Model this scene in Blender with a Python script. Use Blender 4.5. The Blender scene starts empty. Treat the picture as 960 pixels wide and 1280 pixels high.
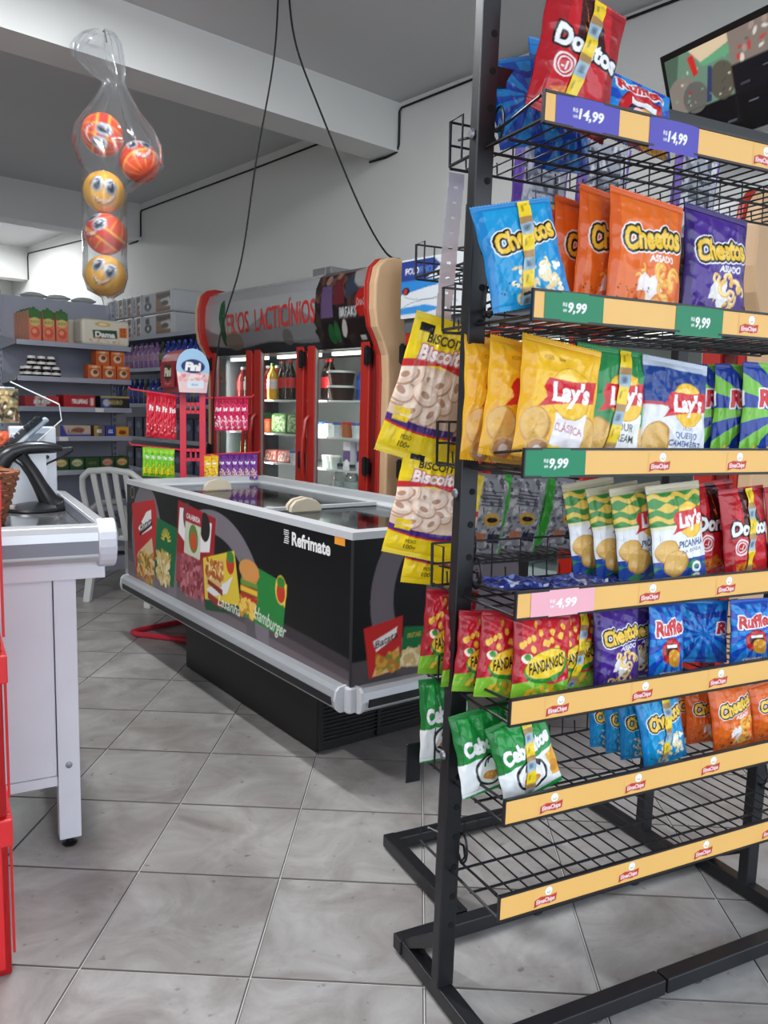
# Grocery shop interior: snack rack, chest freezer, glass-door fridges, shelving, checkout.
import bpy, math, random
import numpy as np
from mathutils import Vector, Matrix
random.seed(7)
R = math.radians
SC = bpy.context.scene
COL = SC.collection
# ---------------------------------------------------------------- camera
cam_data = bpy.data.cameras.new('camera')
cam = bpy.data.objects.new('camera', cam_data); COL.objects.link(cam); SC.camera = cam
cam_data.sensor_fit = 'VERTICAL'; cam_data.sensor_height = 36.0
cam_data.lens = 1013.0/1280*36.0
cam_data.clip_start = 0.02
PITCH, ROLL = 0.123, 0.0238
f_ = Vector((0, math.cos(PITCH), -math.sin(PITCH))); r_ = Vector((1, 0, 0)); u_ = r_.cross(f_)
right = r_*math.cos(ROLL)+u_*math.sin(ROLL); up = u_*math.cos(ROLL)-r_*math.sin(ROLL)
cam.matrix_world = Matrix(((right.x, up.x, -f_.x, 0), (right.y, up.y, -f_.y, 0), (right.z, up.z, -f_.z, 1.4), (0, 0, 0, 1)))
# ---------------------------------------------------------------- daylight and exposure
w = bpy.data.worlds.new('overcast_sky'); SC.world = w; w.use_nodes = True
nt = w.node_tree; bg = nt.nodes['Background']
tc = nt.nodes.new('ShaderNodeTexCoord'); sep = nt.nodes.new('ShaderNodeSeparateXYZ'); rp = nt.nodes.new('ShaderNodeValToRGB')
nt.links.new(tc.outputs['Generated'], sep.inputs[0]); nt.links.new(sep.outputs['Z'], rp.inputs[0]); nt.links.new(rp.outputs[0], bg.inputs[0])
rp.color_ramp.elements[0].color = (0.85, 0.92, 1.0, 1); rp.color_ramp.elements[1].color = (0.70, 0.83, 1.0, 1)
bg.inputs[1].default_value = 2.65
vs = SC.view_settings
vs.view_transform = 'Standard'; vs.look = 'None'; vs.gamma = 1.0; vs.use_curve_mapping = False
vs.exposure = 0.15
SC.cycles.max_bounces = 10; SC.cycles.diffuse_bounces = 5; SC.cycles.glossy_bounces = 4
SC.cycles.transparent_max_bounces = 12; SC.cycles.transmission_bounces = 6
SC.cycles.caustics_reflective = False; SC.cycles.caustics_refractive = False
SC.cycles.use_denoising = True

# ---------------------------------------------------------------- frames (world = frame @ local)
def frame(x, y, z, deg): return Matrix.Translation((x, y, z)) @ Matrix.Rotation(R(deg), 4, 'Z')
ROOM = frame(0, 0, 0, -48)      # local x = towards the street along the long wall, y = towards that wall
RACKF = frame(0.165, 1.790, 0, 26.2)
LEAN = 0.0135                   # the rack uprights lean a little
FREEZ = frame(-0.108, 2.841, 0, 126.5)
COUNT = frame(-0.942, 2.444, 0, 28.5)

# ---------------------------------------------------------------- materials
MATS = {}
def srgb(c):
    c = np.asarray(c, float)/255.0
    return np.where(c <= 0.04045, c/12.92, ((c+0.055)/1.055)**2.4)
def mat(name, col=(200, 200, 200), rough=0.5, metal=0.0, var=0.06, scale=8.0, bump=0.0, bscale=60.0, coat=0.0, attr=False, emit=0.0, spec=0.5):
    if name in MATS: return MATS[name]
    m = bpy.data.materials.new(name); m.use_nodes = True; MATS[name] = m
    n = m.node_tree.nodes; l = m.node_tree.links; b = n['Principled BSDF']
    b.inputs['Roughness'].default_value = rough; b.inputs['Metallic'].default_value = metal
    b.inputs['Coat Weight'].default_value = coat; b.inputs['Coat Roughness'].default_value = 0.12
    b.inputs['Specular IOR Level'].default_value = spec
    t = n.new('ShaderNodeTexCoord')
    if attr:
        a = n.new('ShaderNodeAttribute'); a.attribute_name = 'Col'; src = a.outputs['Color']
        l.new(src, b.inputs['Base Color'])
        if emit: l.new(src, b.inputs['Emission Color']); b.inputs['Emission Strength'].default_value = emit
    else:
        c = srgb(col); nz = n.new('ShaderNodeTexNoise'); nz.inputs['Scale'].default_value = scale; nz.inputs['Detail'].default_value = 4
        mx = n.new('ShaderNodeMix'); mx.data_type = 'RGBA'
        mx.inputs[6].default_value = (*np.clip(c*(1-var), 0, 1), 1); mx.inputs[7].default_value = (*np.clip(c*(1+var), 0, 1), 1)
        l.new(t.outputs['Object'], nz.inputs['Vector']); l.new(nz.outputs[0], mx.inputs[0]); l.new(mx.outputs[2], b.inputs['Base Color'])
        if emit: b.inputs['Emission Color'].default_value = (*c, 1); b.inputs['Emission Strength'].default_value = emit
    if bump:
        bn = n.new('ShaderNodeTexNoise'); bn.inputs['Scale'].default_value = bscale; bn.inputs['Detail'].default_value = 5
        bp = n.new('ShaderNodeBump'); bp.inputs['Strength'].default_value = bump; bp.inputs['Distance'].default_value = 0.01
        l.new(t.outputs['Object'], bn.inputs['Vector']); l.new(bn.outputs[0], bp.inputs['Height']); l.new(bp.outputs[0], b.inputs['Normal'])
    return m
def clear_mat(name, tint=(255, 255, 255), gloss=0.1, rough=0.05, base=0.04, haze=0.0):
    if name in MATS: return MATS[name]
    m = bpy.data.materials.new(name); m.use_nodes = True; MATS[name] = m
    n = m.node_tree.nodes; l = m.node_tree.links
    for x in list(n):
        if x.type != 'OUTPUT_MATERIAL': n.remove(x)
    out = [x for x in n if x.type == 'OUTPUT_MATERIAL'][0]
    tr = n.new('ShaderNodeBsdfTransparent'); tr.inputs[0].default_value = (*srgb(tint), 1)
    gl = n.new('ShaderNodeBsdfGlossy'); gl.inputs['Roughness'].default_value = rough
    lw = n.new('ShaderNodeLayerWeight'); lw.inputs[0].default_value = gloss
    ad = n.new('ShaderNodeMath'); ad.operation = 'MULTIPLY_ADD'; ad.inputs[1].default_value = 0.7; ad.inputs[2].default_value = base
    mx = n.new('ShaderNodeMixShader')
    l.new(lw.outputs['Fresnel'], ad.inputs[0]); l.new(ad.outputs[0], mx.inputs[0]); l.new(tr.outputs[0], mx.inputs[1]); l.new(gl.outputs[0], mx.inputs[2])
    last = mx
    if haze:
        df = n.new('ShaderNodeBsdfDiffuse'); df.inputs[0].default_value = (.8, .82, .84, 1)
        m2 = n.new('ShaderNodeMixShader'); m2.inputs[0].default_value = haze
        l.new(mx.outputs[0], m2.inputs[1]); l.new(df.outputs[0], m2.inputs[2]); last = m2
    l.new(last.outputs[0], out.inputs[0])
    return m
film = mat('printed_film', attr=True, rough=0.34, bump=0.35, bscale=34, coat=0.5, spec=0.25)
film.node_tree.nodes['Principled BSDF'].inputs['Coat Roughness'].default_value = 0.05
printm = mat('printed_card', attr=True, rough=0.5)
printg = mat('printed_gloss', attr=True, rough=0.28, spec=0.22)
black = mat('black_steel', (22, 23, 27), 0.38, var=0.2, scale=20)
white_l = mat('white_laminate', (226, 230, 238), 0.4)
alu = mat('aluminium', (205, 208, 212), 0.35, 0.6)
steel = mat('brushed_steel', (175, 177, 180), 0.22, 0.9, var=0.1, scale=30)
redm = mat('red_enamel', (186, 40, 30), 0.38)
blackp = mat('black_plastic', (20, 20, 23), 0.35)
glass = clear_mat('door_glass', (246, 250, 248), 0.12, 0.02, 0.03)

# ---------------------------------------------------------------- mesh builder
class MB:
    def __init__(s): s.v = []; s.f = []; s.m = []
    def add(s, vs, fs, m=0):
        o = len(s.v); s.v += [tuple(map(float, p)) for p in vs]; s.f += [tuple(i+o for i in f) for f in fs]; s.m += [m]*len(fs); return s
    def box(s, x0, x1, y0, y1, z0, z1, m=0, M=None):
        vs = [(x, y, z) for z in (z0, z1) for y in (y0, y1) for x in (x0, x1)]
        if M is not None: vs = [M @ Vector(p) for p in vs]
        return s.add(vs, [(0, 2, 3, 1), (4, 5, 7, 6), (0, 1, 5, 4), (2, 6, 7, 3), (0, 4, 6, 2), (1, 3, 7, 5)], m)
    def tube(s, pts, r, n=6, m=0, closed=False, cap=True):
        P = [Vector(p) for p in pts]; N = len(P); rs = r if isinstance(r, (list, tuple)) else [r]*N
        T = []
        for i in range(N):
            a = P[(i-1) % N] if closed or i > 0 else P[i]; b = P[(i+1) % N] if closed or i < N-1 else P[i]
            T.append((b-a).normalized())
        ref = Vector((0, 0, 1)) if abs(T[0].z) < 0.9 else Vector((1, 0, 0))
        nx = T[0].cross(ref).normalized(); vs = []
        for i in range(N):
            if i: nx = (nx-T[i]*nx.dot(T[i])).normalized()
            by = T[i].cross(nx)
            for k in range(n):
                a = 2*math.pi*(k+.5)/n; vs.append(P[i]+(nx*math.cos(a)+by*math.sin(a))*rs[i])
        fs = []
        for i in range(N if closed else N-1):
            for k in range(n):
                a = i*n+k; b = i*n+(k+1) % n; j = ((i+1) % N)*n
                fs.append((a, b, j+(k+1) % n, j+k))
        if cap and not closed: fs += [tuple(range(n-1, -1, -1)), tuple((N-1)*n+k for k in range(n))]
        return s.add(vs, fs, m)
    def lathe(s, prof, n=16, c=(0, 0, 0), m=0):
        vs = []; fs = []
        for r, z in prof:
            for k in range(n):
                a = 2*math.pi*k/n; vs.append((c[0]+r*math.cos(a), c[1]+r*math.sin(a), c[2]+z))
        for i in range(len(prof)-1):
            for k in range(n):
                fs.append((i*n+k, i*n+(k+1) % n, (i+1)*n+(k+1) % n, (i+1)*n+k))
        fs.append(tuple(range(n-1, -1, -1))); fs.append(tuple((len(prof)-1)*n+k for k in range(n)))
        return s.add(vs, fs, m)
    def prism(s, poly, fn, d0, d1, m=0):
        n = len(poly); vs = [fn(a, b, d0) for a, b in poly]+[fn(a, b, d1) for a, b in poly]
        fs = [tuple(range(n-1, -1, -1)), tuple(range(n, 2*n))]+[(i, (i+1) % n, n+(i+1) % n, n+i) for i in range(n)]
        return s.add(vs, fs, m)
    def shear(s, k):
        s.v = [(x+k*z, y, z) for x, y, z in s.v]; return s
    def build(s, name, mats, parent=None, smooth=False, M=None, bevel=0.0):
        me = bpy.data.meshes.new(name); me.from_pydata(s.v, [], s.f)
        for q in (mats if isinstance(mats, (list, tuple)) else [mats]): me.materials.append(q)
        me.polygons.foreach_set('material_index', s.m)
        if smooth: me.polygons.foreach_set('use_smooth', [True]*len(me.polygons))
        me.validate()
        import bmesh
        bm = bmesh.new(); bm.from_mesh(me); bmesh.ops.recalc_face_normals(bm, faces=bm.faces); bm.to_mesh(me); bm.free()
        if smooth and hasattr(me, 'set_sharp_from_angle'): me.set_sharp_from_angle(angle=R(40))
        o = link(name, me, parent, M)
        if bevel:
            b = o.modifiers.new('edge', 'BEVEL'); b.width = bevel; b.segments = 2; b.limit_method = 'ANGLE'
        return o
def link(name, data, parent=None, M=None):
    o = bpy.data.objects.new(name, data); COL.objects.link(o)
    if parent is not None: o.parent = parent
    if M is not None: o.matrix_local = M
    return o
def tag(o, label=None, cat=None, group=None, kind=None):
    for k, v in (('label', label), ('category', cat), ('group', group), ('kind', kind)):
        if v: o[k] = v
    return o
def thing(name, label, cat, M=None, group=None):
    o = link(name, None, None, M); o.empty_display_size = 0.05; return tag(o, label, cat, group)
def dup(root, M, label=None, group=None):
    def cp(o, par):
        c = o.copy(); COL.objects.link(c)
        if par is not None: c.parent = par; c.matrix_parent_inverse = o.matrix_parent_inverse.copy()
        for ch in KIDS.get(o.name, []): cp(ch, c)
        return c
    KIDS = {}
    for o in root.children_recursive: KIDS.setdefault(o.parent.name, []).append(o)
    c = cp(root, None); c.matrix_world = M
    if label: c['label'] = label
    if group: c['group'] = group
    return c
ORD = ['first', 'second', 'third', 'fourth', 'fifth', 'sixth', 'seventh', 'eighth', 'ninth', 'tenth', 'eleventh', 'twelfth', 'thirteenth', 'fourteenth', 'fifteenth', 'sixteenth', 'seventeenth', 'eighteenth', 'nineteenth', 'twentieth', 'twenty-first', 'twenty-second', 'twenty-third', 'twenty-fourth', 'twenty-fifth', 'twenty-sixth']

# ---------------------------------------------------------------- lettering and print
_T = {}
def glyphs(text, bold=0.0, shear=0.0):
    k = (text, bold, shear)
    if k in _T: return _T[k]
    cu = bpy.data.curves.new('t', 'FONT'); cu.body = text; cu.resolution_u = 3; cu.offset = bold; cu.shear = shear
    o = bpy.data.objects.new('t', cu); COL.objects.link(o)
    dg = bpy.context.evaluated_depsgraph_get(); me = o.evaluated_get(dg).to_mesh(); me.calc_loop_triangles()
    v = np.array([q.co[:2] for q in me.vertices]) if len(me.vertices) else np.zeros((0, 2))
    t = np.array([q.vertices[:] for q in me.loop_triangles], int)
    o.evaluated_get(dg).to_mesh_clear(); bpy.data.objects.remove(o); bpy.data.curves.remove(cu)
    v[:, 0] -= (v[:, 0].min()+v[:, 0].max())/2; v[:, 1] -= 0.36; v /= 0.72
    _T[k] = (v, t); return _T[k]
def lettering(name, text, size, fn, m, parent, bold=0.02, shear=0.0, width=None):
    """flat letters, fn maps (x, y) about the text centre to 3-D"""
    v, t = glyphs(text, bold, shear); v = v*size
    if width: v = v*np.array([width/(v[:, 0].max()-v[:, 0].min()), 1])
    b = MB(); b.add([fn(x, y) for x, y in v], [tuple(map(int, q)) for q in t]); return b.build(name, m, parent)
class Canvas:
    def __init__(s, W, H, bg, aspect=None):
        s.W, s.H = W, H; s.h = aspect if aspect else H/W
        s.a = np.zeros((H, W, 3)); s.a[:] = srgb(bg)
        X, Y = np.meshgrid((np.arange(W)+.5)/W, (np.arange(H)+.5)/H*s.h); s.X, s.Y = X, Y
    def put(s, mask, col, al=1.0): s.a[mask] = s.a[mask]*(1-al)+srgb(col)*al
    def rect(s, x0, y0, x1, y1, col, al=1.0): s.put((s.X >= x0) & (s.X <= x1) & (s.Y >= y0) & (s.Y <= y1), col, al)
    def ell(s, cx, cy, rx, ry, col, rot=0.0, al=1.0, ring=0.0):
        c, q = math.cos(rot), math.sin(rot); dx, dy = s.X-cx, s.Y-cy
        d = ((dx*c+dy*q)/rx)**2+((-dx*q+dy*c)/ry)**2
        s.put((d <= 1) & (d >= (1-ring)**2 if ring else d >= 0), col, al)
    def polym(s, pts):
        m = np.zeros(s.X.shape, bool); n = len(pts)
        for i in range(n):
            (x0, y0), (x1, y1) = pts[i], pts[(i+1) % n]
            if y0 == y1: continue
            m ^= ((s.Y > min(y0, y1)) & (s.Y <= max(y0, y1)) & (s.X < x0+(s.Y-y0)*(x1-x0)/(y1-y0)))
        return m
    def poly(s, pts, col, al=1.0): s.put(s.polym(pts), col, al)
    def line(s, pts, wd, col):
        for (x0, y0), (x1, y1) in zip(pts[:-1], pts[1:]):
            dx, dy = x1-x0, y1-y0; L = dx*dx+dy*dy+1e-9; t = np.clip(((s.X-x0)*dx+(s.Y-y0)*dy)/L, 0, 1)
            s.put((s.X-x0-t*dx)**2+(s.Y-y0-t*dy)**2 < (wd/2)**2, col)
    def arc(s, cx, cy, r, a0, a1, wd, col, ry=None):
        ry = ry or r; s.line([(cx+r*math.cos(a), cy+ry*math.sin(a)) for a in np.linspace(a0, a1, 14)], wd, col)
    def rays(s, cx, cy, n, c1, c2, y0=0.0, y1=9.0, twist=0.0):
        ang = np.arctan2(s.Y-cy, s.X-cx)+twist*np.hypot(s.X-cx, s.Y-cy); k = np.floor(ang/(2*math.pi)*n*2).astype(int) % 2 == 0
        z = (s.Y >= y0) & (s.Y <= y1); s.put(z & k, c1); s.put(z & ~k, c2)
    def tmask(s, text, cx, cy, size, rot=0.0, shear=0.0, bold=0.02, width=None):
        v, t = glyphs(text, bold, shear); v = v*size
        if width: v = v*np.array([width/max(1e-6, v[:, 0].max()-v[:, 0].min()), 1])
        c, q = math.cos(rot), math.sin(rot); P = np.stack([cx+v[:, 0]*c+v[:, 1]*q, cy+v[:, 0]*q-v[:, 1]*c], 1)
        P = P*np.array([s.W, s.H/s.h]); m = np.zeros((s.H, s.W), bool)
        for tri in t:
            A, B, C = P[tri]; lo = np.floor(np.minimum(np.minimum(A, B), C)).astype(int); hi = np.ceil(np.maximum(np.maximum(A, B), C)).astype(int)+1
            x0, y0 = max(0, lo[0]), max(0, lo[1]); x1, y1 = min(s.W, hi[0]), min(s.H, hi[1])
            if x1 <= x0 or y1 <= y0: continue
            gx, gy = np.meshgrid(np.arange(x0, x1)+.5, np.arange(y0, y1)+.5)
            e = lambda a, b: (b[0]-a[0])*(gy-a[1])-(b[1]-a[1])*(gx-a[0])
            e0, e1, e2 = e(A, B), e(B, C), e(C, A)
            m[y0:y1, x0:x1] |= ((e0 >= 0) & (e1 >= 0) & (e2 >= 0)) | ((e0 <= 0) & (e1 <= 0) & (e2 <= 0))
        return m
    def text(s, text, cx, cy, size, col, rot=0.0, shear=0.0, bold=0.02, width=None, outline=()):
        m = s.tmask(text, cx, cy, size, rot, shear, bold, width)
        for oc, r in outline:
            rp = max(1, int(round(r*s.W))); d = np.zeros_like(m)
            for dy in range(-rp, rp+1):
                for dx in range(-rp, rp+1):
                    if dx*dx+dy*dy <= rp*rp+1:
                        d |= np.roll(np.roll(m, dy, 0), dx, 1)
            s.put(d, oc)
        s.put(m, col)
    def speck(s, n, x0, y0, x1, y1, r0, r1, cols, seed=1):
        g = random.Random(seed)
        for i in range(n):
            s.ell(g.uniform(x0, x1), g.uniform(y0, y1), g.uniform(r0, r1), g.uniform(r0, r1)*g.uniform(.5, 1), g.choice(cols), g.uniform(0, 3))
    def sample(s, nx, ny):
        """colours at an (ny+1) x (nx+1) vertex grid, row 0 at the bottom"""
        out = np.zeros((ny+1, nx+1, 3)); C = np.cumsum(np.cumsum(np.pad(s.a, ((1, 0), (1, 0), (0, 0))), 0), 1)
        for j in range(ny+1):
            ya = int(max(0, (1-(j+.5)/ny)*s.H)); yb = int(min(s.H, (1-(j-.5)/ny)*s.H)); ya = min(ya, s.H-1); yb = max(yb, ya+1)
            xa = np.clip(((np.arange(nx+1)-.5)/nx*s.W).astype(int), 0, s.W-1); xb = np.clip(((np.arange(nx+1)+.5)/nx*s.W).astype(int), 1, s.W); xb = np.maximum(xb, xa+1)
            out[j] = (C[yb, xb]-C[ya, xb]-C[yb, xa]+C[ya, xa])/((xb-xa)*(yb-ya))[:, None]
        return out
def grid_mesh(name, P, colr, smooth=True):
    """P, colr: (ny+1, nx+1, 3) arrays"""
    ny, nx = P.shape[0]-1, P.shape[1]-1
    i = np.arange((ny)*(nx)); a = (i//nx)*(nx+1)+i % nx
    return P.reshape(-1, 3), np.stack([a, a+1, a+nx+2, a+nx+1], 1), colr.reshape(-1, 3)
def col_mesh(name, chunks, m, smooth=True):
    V = []; Fq = []; Cc = []; o = 0
    for v, f, c in chunks: V.append(v); Fq.append(f+o); Cc.append(c); o += len(v)
    V = np.concatenate(V); Fq = np.concatenate(Fq); Cc = np.concatenate(Cc)
    me = bpy.data.meshes.new(name); nf = len(Fq)
    me.vertices.add(len(V)); me.vertices.foreach_set('co', V.astype(np.float32).ravel())
    me.loops.add(nf*4); me.loops.foreach_set('vertex_index', Fq.astype(np.int32).ravel())
    me.polygons.add(nf); me.polygons.foreach_set('loop_start', (np.arange(nf)*4).astype(np.int32))
    me.update(calc_edges=True); me.validate()
    at = me.attributes.new('Col', 'FLOAT_COLOR', 'POINT'); at.data.foreach_set('color', np.concatenate([Cc, np.ones((len(Cc), 1))], 1).astype(np.float32).ravel())
    if smooth: me.polygons.foreach_set('use_smooth', [True]*nf)
    me.materials.append(m); return me
def panel(name, cv, fn, nx, ny, parent, m=None, M=None):
    """printed sheet: fn(s, t) with s 0..1 from the print's left, t 0..1 from its bottom"""
    S, T = np.meshgrid(np.linspace(0, 1, nx+1), np.linspace(0, 1, ny+1))
    P = np.array([[fn(S[j, i], T[j, i]) for i in range(nx+1)] for j in range(ny+1)], float)
    return link(name, col_mesh(name, [grid_mesh(name, P, cv.sample(nx, ny))], m or printm, False), parent, M)

# ================================================================ SETTING
wallm = mat('wall_paint', (222, 222, 219), 0.75, var=0.04, scale=1.3, bump=0.05, bscale=25)
ceilm = mat('ceiling_paint', (198, 198, 198), 0.8, var=0.04, scale=1.0, bump=0.05, bscale=12)
def tile_mat():
    m = bpy.data.materials.new('stone_tile'); m.use_nodes = True
    n = m.node_tree.nodes; l = m.node_tree.links; b = n['Principled BSDF']
    oi = n.new('ShaderNodeObjectInfo'); ge = n.new('ShaderNodeNewGeometry'); va = n.new('ShaderNodeVectorMath'); va.operation = 'ADD'
    rv = n.new('ShaderNodeCombineXYZ'); mu = n.new('ShaderNodeMath'); mu.operation = 'MULTIPLY'; mu.inputs[1].default_value = 31.0
    l.new(oi.outputs['Random'], mu.inputs[0]); l.new(mu.outputs[0], rv.inputs[2]); l.new(ge.outputs['Position'], va.inputs[0]); l.new(rv.outputs[0], va.inputs[1])
    n1 = n.new('ShaderNodeTexNoise'); n1.inputs['Scale'].default_value = 4.5; n1.inputs['Detail'].default_value = 8; n1.inputs['Roughness'].default_value = .65; n1.inputs['Distortion'].default_value = .8
    cr = n.new('ShaderNodeValToRGB'); e = cr.color_ramp.elements
    e[0].position = .28; e[0].color = (*srgb((126, 120, 116)), 1); e[1].position = .72; e[1].color = (*srgb((176, 174, 172)), 1)
    e2 = e.new(.5); e2.color = (*srgb((153, 149, 146)), 1)
    l.new(va.outputs[0], n1.inputs['Vector']); l.new(n1.outputs[0], cr.inputs[0])
    n2 = n.new('ShaderNodeTexNoise'); n2.inputs['Scale'].default_value = 28; n2.inputs['Detail'].default_value = 6
    st = n.new('ShaderNodeValToRGB'); st.color_ramp.elements[0].position = .66; st.color_ramp.elements[1].position = .74
    st.color_ramp.elements[0].color = (1, 1, 1, 1); st.color_ramp.elements[1].color = (.42, .38, .35, 1)
    l.new(ge.outputs['Position'], n2.inputs['Vector']); l.new(n2.outputs[0], st.inputs[0])
    mx = n.new('ShaderNodeMix'); mx.data_type = 'RGBA'; mx.blend_type = 'MULTIPLY'; mx.inputs[0].default_value = .8
    l.new(cr.outputs[0], mx.inputs[6]); l.new(st.outputs[0], mx.inputs[7]); l.new(mx.outputs[2], b.inputs['Base Color'])
    rr = n.new('ShaderNodeMapRange'); rr.inputs[3].default_value = .28; rr.inputs[4].default_value = .5
    l.new(n1.outputs[0], rr.inputs[0]); l.new(rr.outputs[0], b.inputs['Roughness'])
    bp = n.new('ShaderNodeBump'); bp.inputs['Strength'].default_value = .12; bp.inputs['Distance'].default_value = .004
    l.new(n1.outputs[0], bp.inputs['Height']); l.new(bp.outputs[0], b.inputs['Normal'])
    return m
tilem = tile_mat(); grout = mat('pale_grout', (205, 205, 205), 0.8, var=.25, scale=5)
X0, X1, Y0, Y1, CZ = -12.6, 1.9, -3.6, 4.0, 3.53
def struct(name, b, m, M=ROOM, bevel=0):
    return tag(b.build(name, m, None, False, M, bevel), kind='structure')
floor = struct('floor', MB().box(X0-.2, X1, Y0-.2, Y1+.2, -.2, -.0035), grout)
struct('pavement', MB().box(X1, X1+9, Y0-6, Y1+6, -.25, -.02), mat('street_concrete', (150, 148, 145), .8, var=.15, scale=2))
struct('wall_right', MB().box(X0-.2, X1, Y1, Y1+.15, 0, CZ), wallm)
struct('wall_left', MB().box(X0-.2, X1, Y0-.15, Y0, 0, CZ), wallm)
struct('wall_back', MB().box(X0-.15, X0, Y0, Y1, 0, CZ), wallm)
struct('ceiling', MB().box(X0-.2, X1, Y0-.2, Y1+.2, CZ, CZ+.15), ceilm)
struct('trim_1', MB().box(-4.66, -4.38, Y0, Y1, 3.205, CZ), wallm)
struct('trim_2', MB().box(-8.70, -8.42, Y0, Y1, 3.16, CZ), wallm)
struct('trim_3', MB().box(-12.2, -11.92, Y0, Y1, 3.10, CZ), wallm)
TS = 0.431; ty = -.0405
def tmesh(k=1):
    h = TS/2-.0016; c = .0026; q = MB()
    vs = [(-h, -h, -.01), (h, -h, -.01), (h, h, -.01), (-h, h, -.01), (-h, -h, -c), (h, -h, -c), (h, h, -c), (-h, h, -c), (-h+c, -h+c, 0), (h-c, -h+c, 0), (h-c, h-c, 0), (-h+c, h-c, 0)]
    fs = [(8, 9, 10, 11)]+[(i, (i+1) % 4, 4+(i+1) % 4, 4+i) for i in range(4)]+[(4+i, 4+(i+1) % 4, 8+(i+1) % 4, 8+i) for i in range(4)]
    return vs, fs
tv, tf = tmesh(); cand = []
for i in range(-26, 30):
    for j in range(-24, 34):
        a, b = (i+.5)*TS, (j+.5)*TS
        x = -.304+math.cos(ty)*a-math.sin(ty)*b; y = 1.853+math.sin(ty)*a+math.cos(ty)*b
        L = ROOM.inverted() @ Vector((x, y, 0))
        if X0-.2 < L.x < X1-.3 and Y0-.2 < L.y < Y1+.2:
            seen = y > .9 and abs(x+.02*y) < .52*y+.45
            cand.append((y if seen else 99+math.hypot(x, y), x, y))
cand.sort(); tme = None; rest = MB()
for n, (k, x, y) in enumerate(cand):
    if n < 290:
        if tme is None:
            q = MB().add(tv, tf[:1]); q.add(tv, tf[1:], 1); o = q.build('tile', [tilem, mat('tile_edge', (92, 86, 80), .8)], floor); tme = o.data
        else: o = link('tile', tme, floor)
        o.matrix_parent_inverse = Matrix.Identity(4)
        o.matrix_local = floor.matrix_world.inverted() @ ROOM.inverted() @ frame(x, y, 0, math.degrees(ty)) if False else ROOM.inverted() @ frame(x, y, random.uniform(-.0006, .0004), math.degrees(ty))
    else: rest.add([(frame(x, y, 0, math.degrees(ty)) @ Vector(p)) for p in tv], tf)
ro = rest.build('tile_field', tilem, floor, M=ROOM.inverted()); ro['kind'] = 'stuff'

# ================================================================ SNACK BAGS
Y, BK, WH, RD = (250, 200, 40), (20, 18, 22), (250, 250, 250), (214, 34, 42)
def logo_cheetos(c, cx, cy, sz, rot, wd):
    c.text('Cheetos', cx, cy, sz, (250, 205, 70), rot, .15, .045, wd, [(WH, .042), (BK, .028)])
def puffs(c, n, x0, y0, x1, y1, cols, seed, r=.05):
    g = random.Random(seed)
    for i in range(n):
        cx, cy, a = g.uniform(x0, x1), g.uniform(y0, y1), g.uniform(0, 6.3); q = g.uniform(.6, 1.1)*r
        c.arc(cx, cy, q*1.3, a, a+g.uniform(2, 4.4), q*1.0, cols[0]); c.arc(cx-.006, cy-.008, q*1.3, a, a+2.6, q*.5, cols[1])
def P_doritos(c):
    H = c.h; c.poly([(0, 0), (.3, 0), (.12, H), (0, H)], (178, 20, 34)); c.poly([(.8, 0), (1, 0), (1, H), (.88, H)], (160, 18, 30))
    c.poly([(.42, .02), (.62, .02), (.8, .62), (.38, .62)], (60, 8, 14)); c.poly([(.44, .05), (.56, .5), (.5, .5), (.62, .66), (.46, .42), (.53, .42)], (250, 150, 40))
    c.text('Doritos', .55, .62, .21, WH, 0, .12, .05, .84, [(BK, .03)])
    c.ell(.3, .92, .13, .13, (245, 235, 235), ring=.18); c.ell(.3, .92, .085, .085, (245, 235, 235), ring=.2); c.text('-1', .3, .92, .08, WH)
    c.poly([(.2, H-.28), (.5, H-.36), (.62, H-.2), (.3, H-.12)], (226, 120, 40)); c.speck(26, .22, H-.33, .58, H-.16, .008, .02, [(170, 60, 25), (240, 160, 60)], 3)
def P_ruffles_blue(c):
    c.rays(.5, .62, 13, (28, 140, 222), (18, 78, 190)); H = c.h
    c.ell(.5, .82, .27, .22, (150, 18, 30)); c.ell(.5, .80, .24, .18, (205, 32, 40)); c.ell(.5, .8, .19, .11, (70, 8, 16)); c.rect(.36, .71, .64, .765, WH)
    c.ell(.62, .95, .21, .14, (226, 160, 40), .5)
    for i in range(6): c.line([(.46+i*.06, .88+i*.01), (.5+i*.06, 1.02+i*.01)], .012, (190, 120, 30))
    c.text('Ruffles', .5, .42, .24, (214, 38, 46), -.06, .12, .045, .8, [(WH, .022)]); c.rect(0, 0, 1, .09, (20, 90, 200))
    c.text('ORIGINAL', .5, H-.13, .06, WH, 0, 0, .02, .5)
def P_ruffles_plain(c):
    c.rays(.5, .75, 11, (32, 146, 224), (22, 80, 186)); c.poly([(.1, .1), (.5, .3), (.95, .2), (.9, .35), (.45, .42)], (18, 60, 160)); c.rect(0, 0, 1, .08, (30, 140, 220)); c.text('R', .86, .62, .26, (214, 38, 46), -.06, .12, .05, None, [(WH, .022)])
def P_ruffles_lips(c):
    c.rays(.5, .62, 13, (28, 140, 222), (18, 78, 190)); c.ell(.5, .56, .36, .36, (150, 18, 30)); c.ell(.5, .54, .33, .31, (208, 34, 42)); c.ell(.5, .55, .24, .18, (40, 20, 60)); c.rect(.3, .36, .7, .44, WH); c.ell(.66, .7, .32, .2, (236, 170, 50), .6)
    for i in range(7): c.line([(.42+i*.07, .6+i*.015), (.52+i*.07, .86+i*.01)], .014, (200, 128, 34))
    c.ell(.4, .5, .06, .03, (250, 200, 200)); c.text('Ruffles', .5, .14, .16, (214, 38, 46), -.06, .12, .045, .7, [(WH, .022)])
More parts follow.
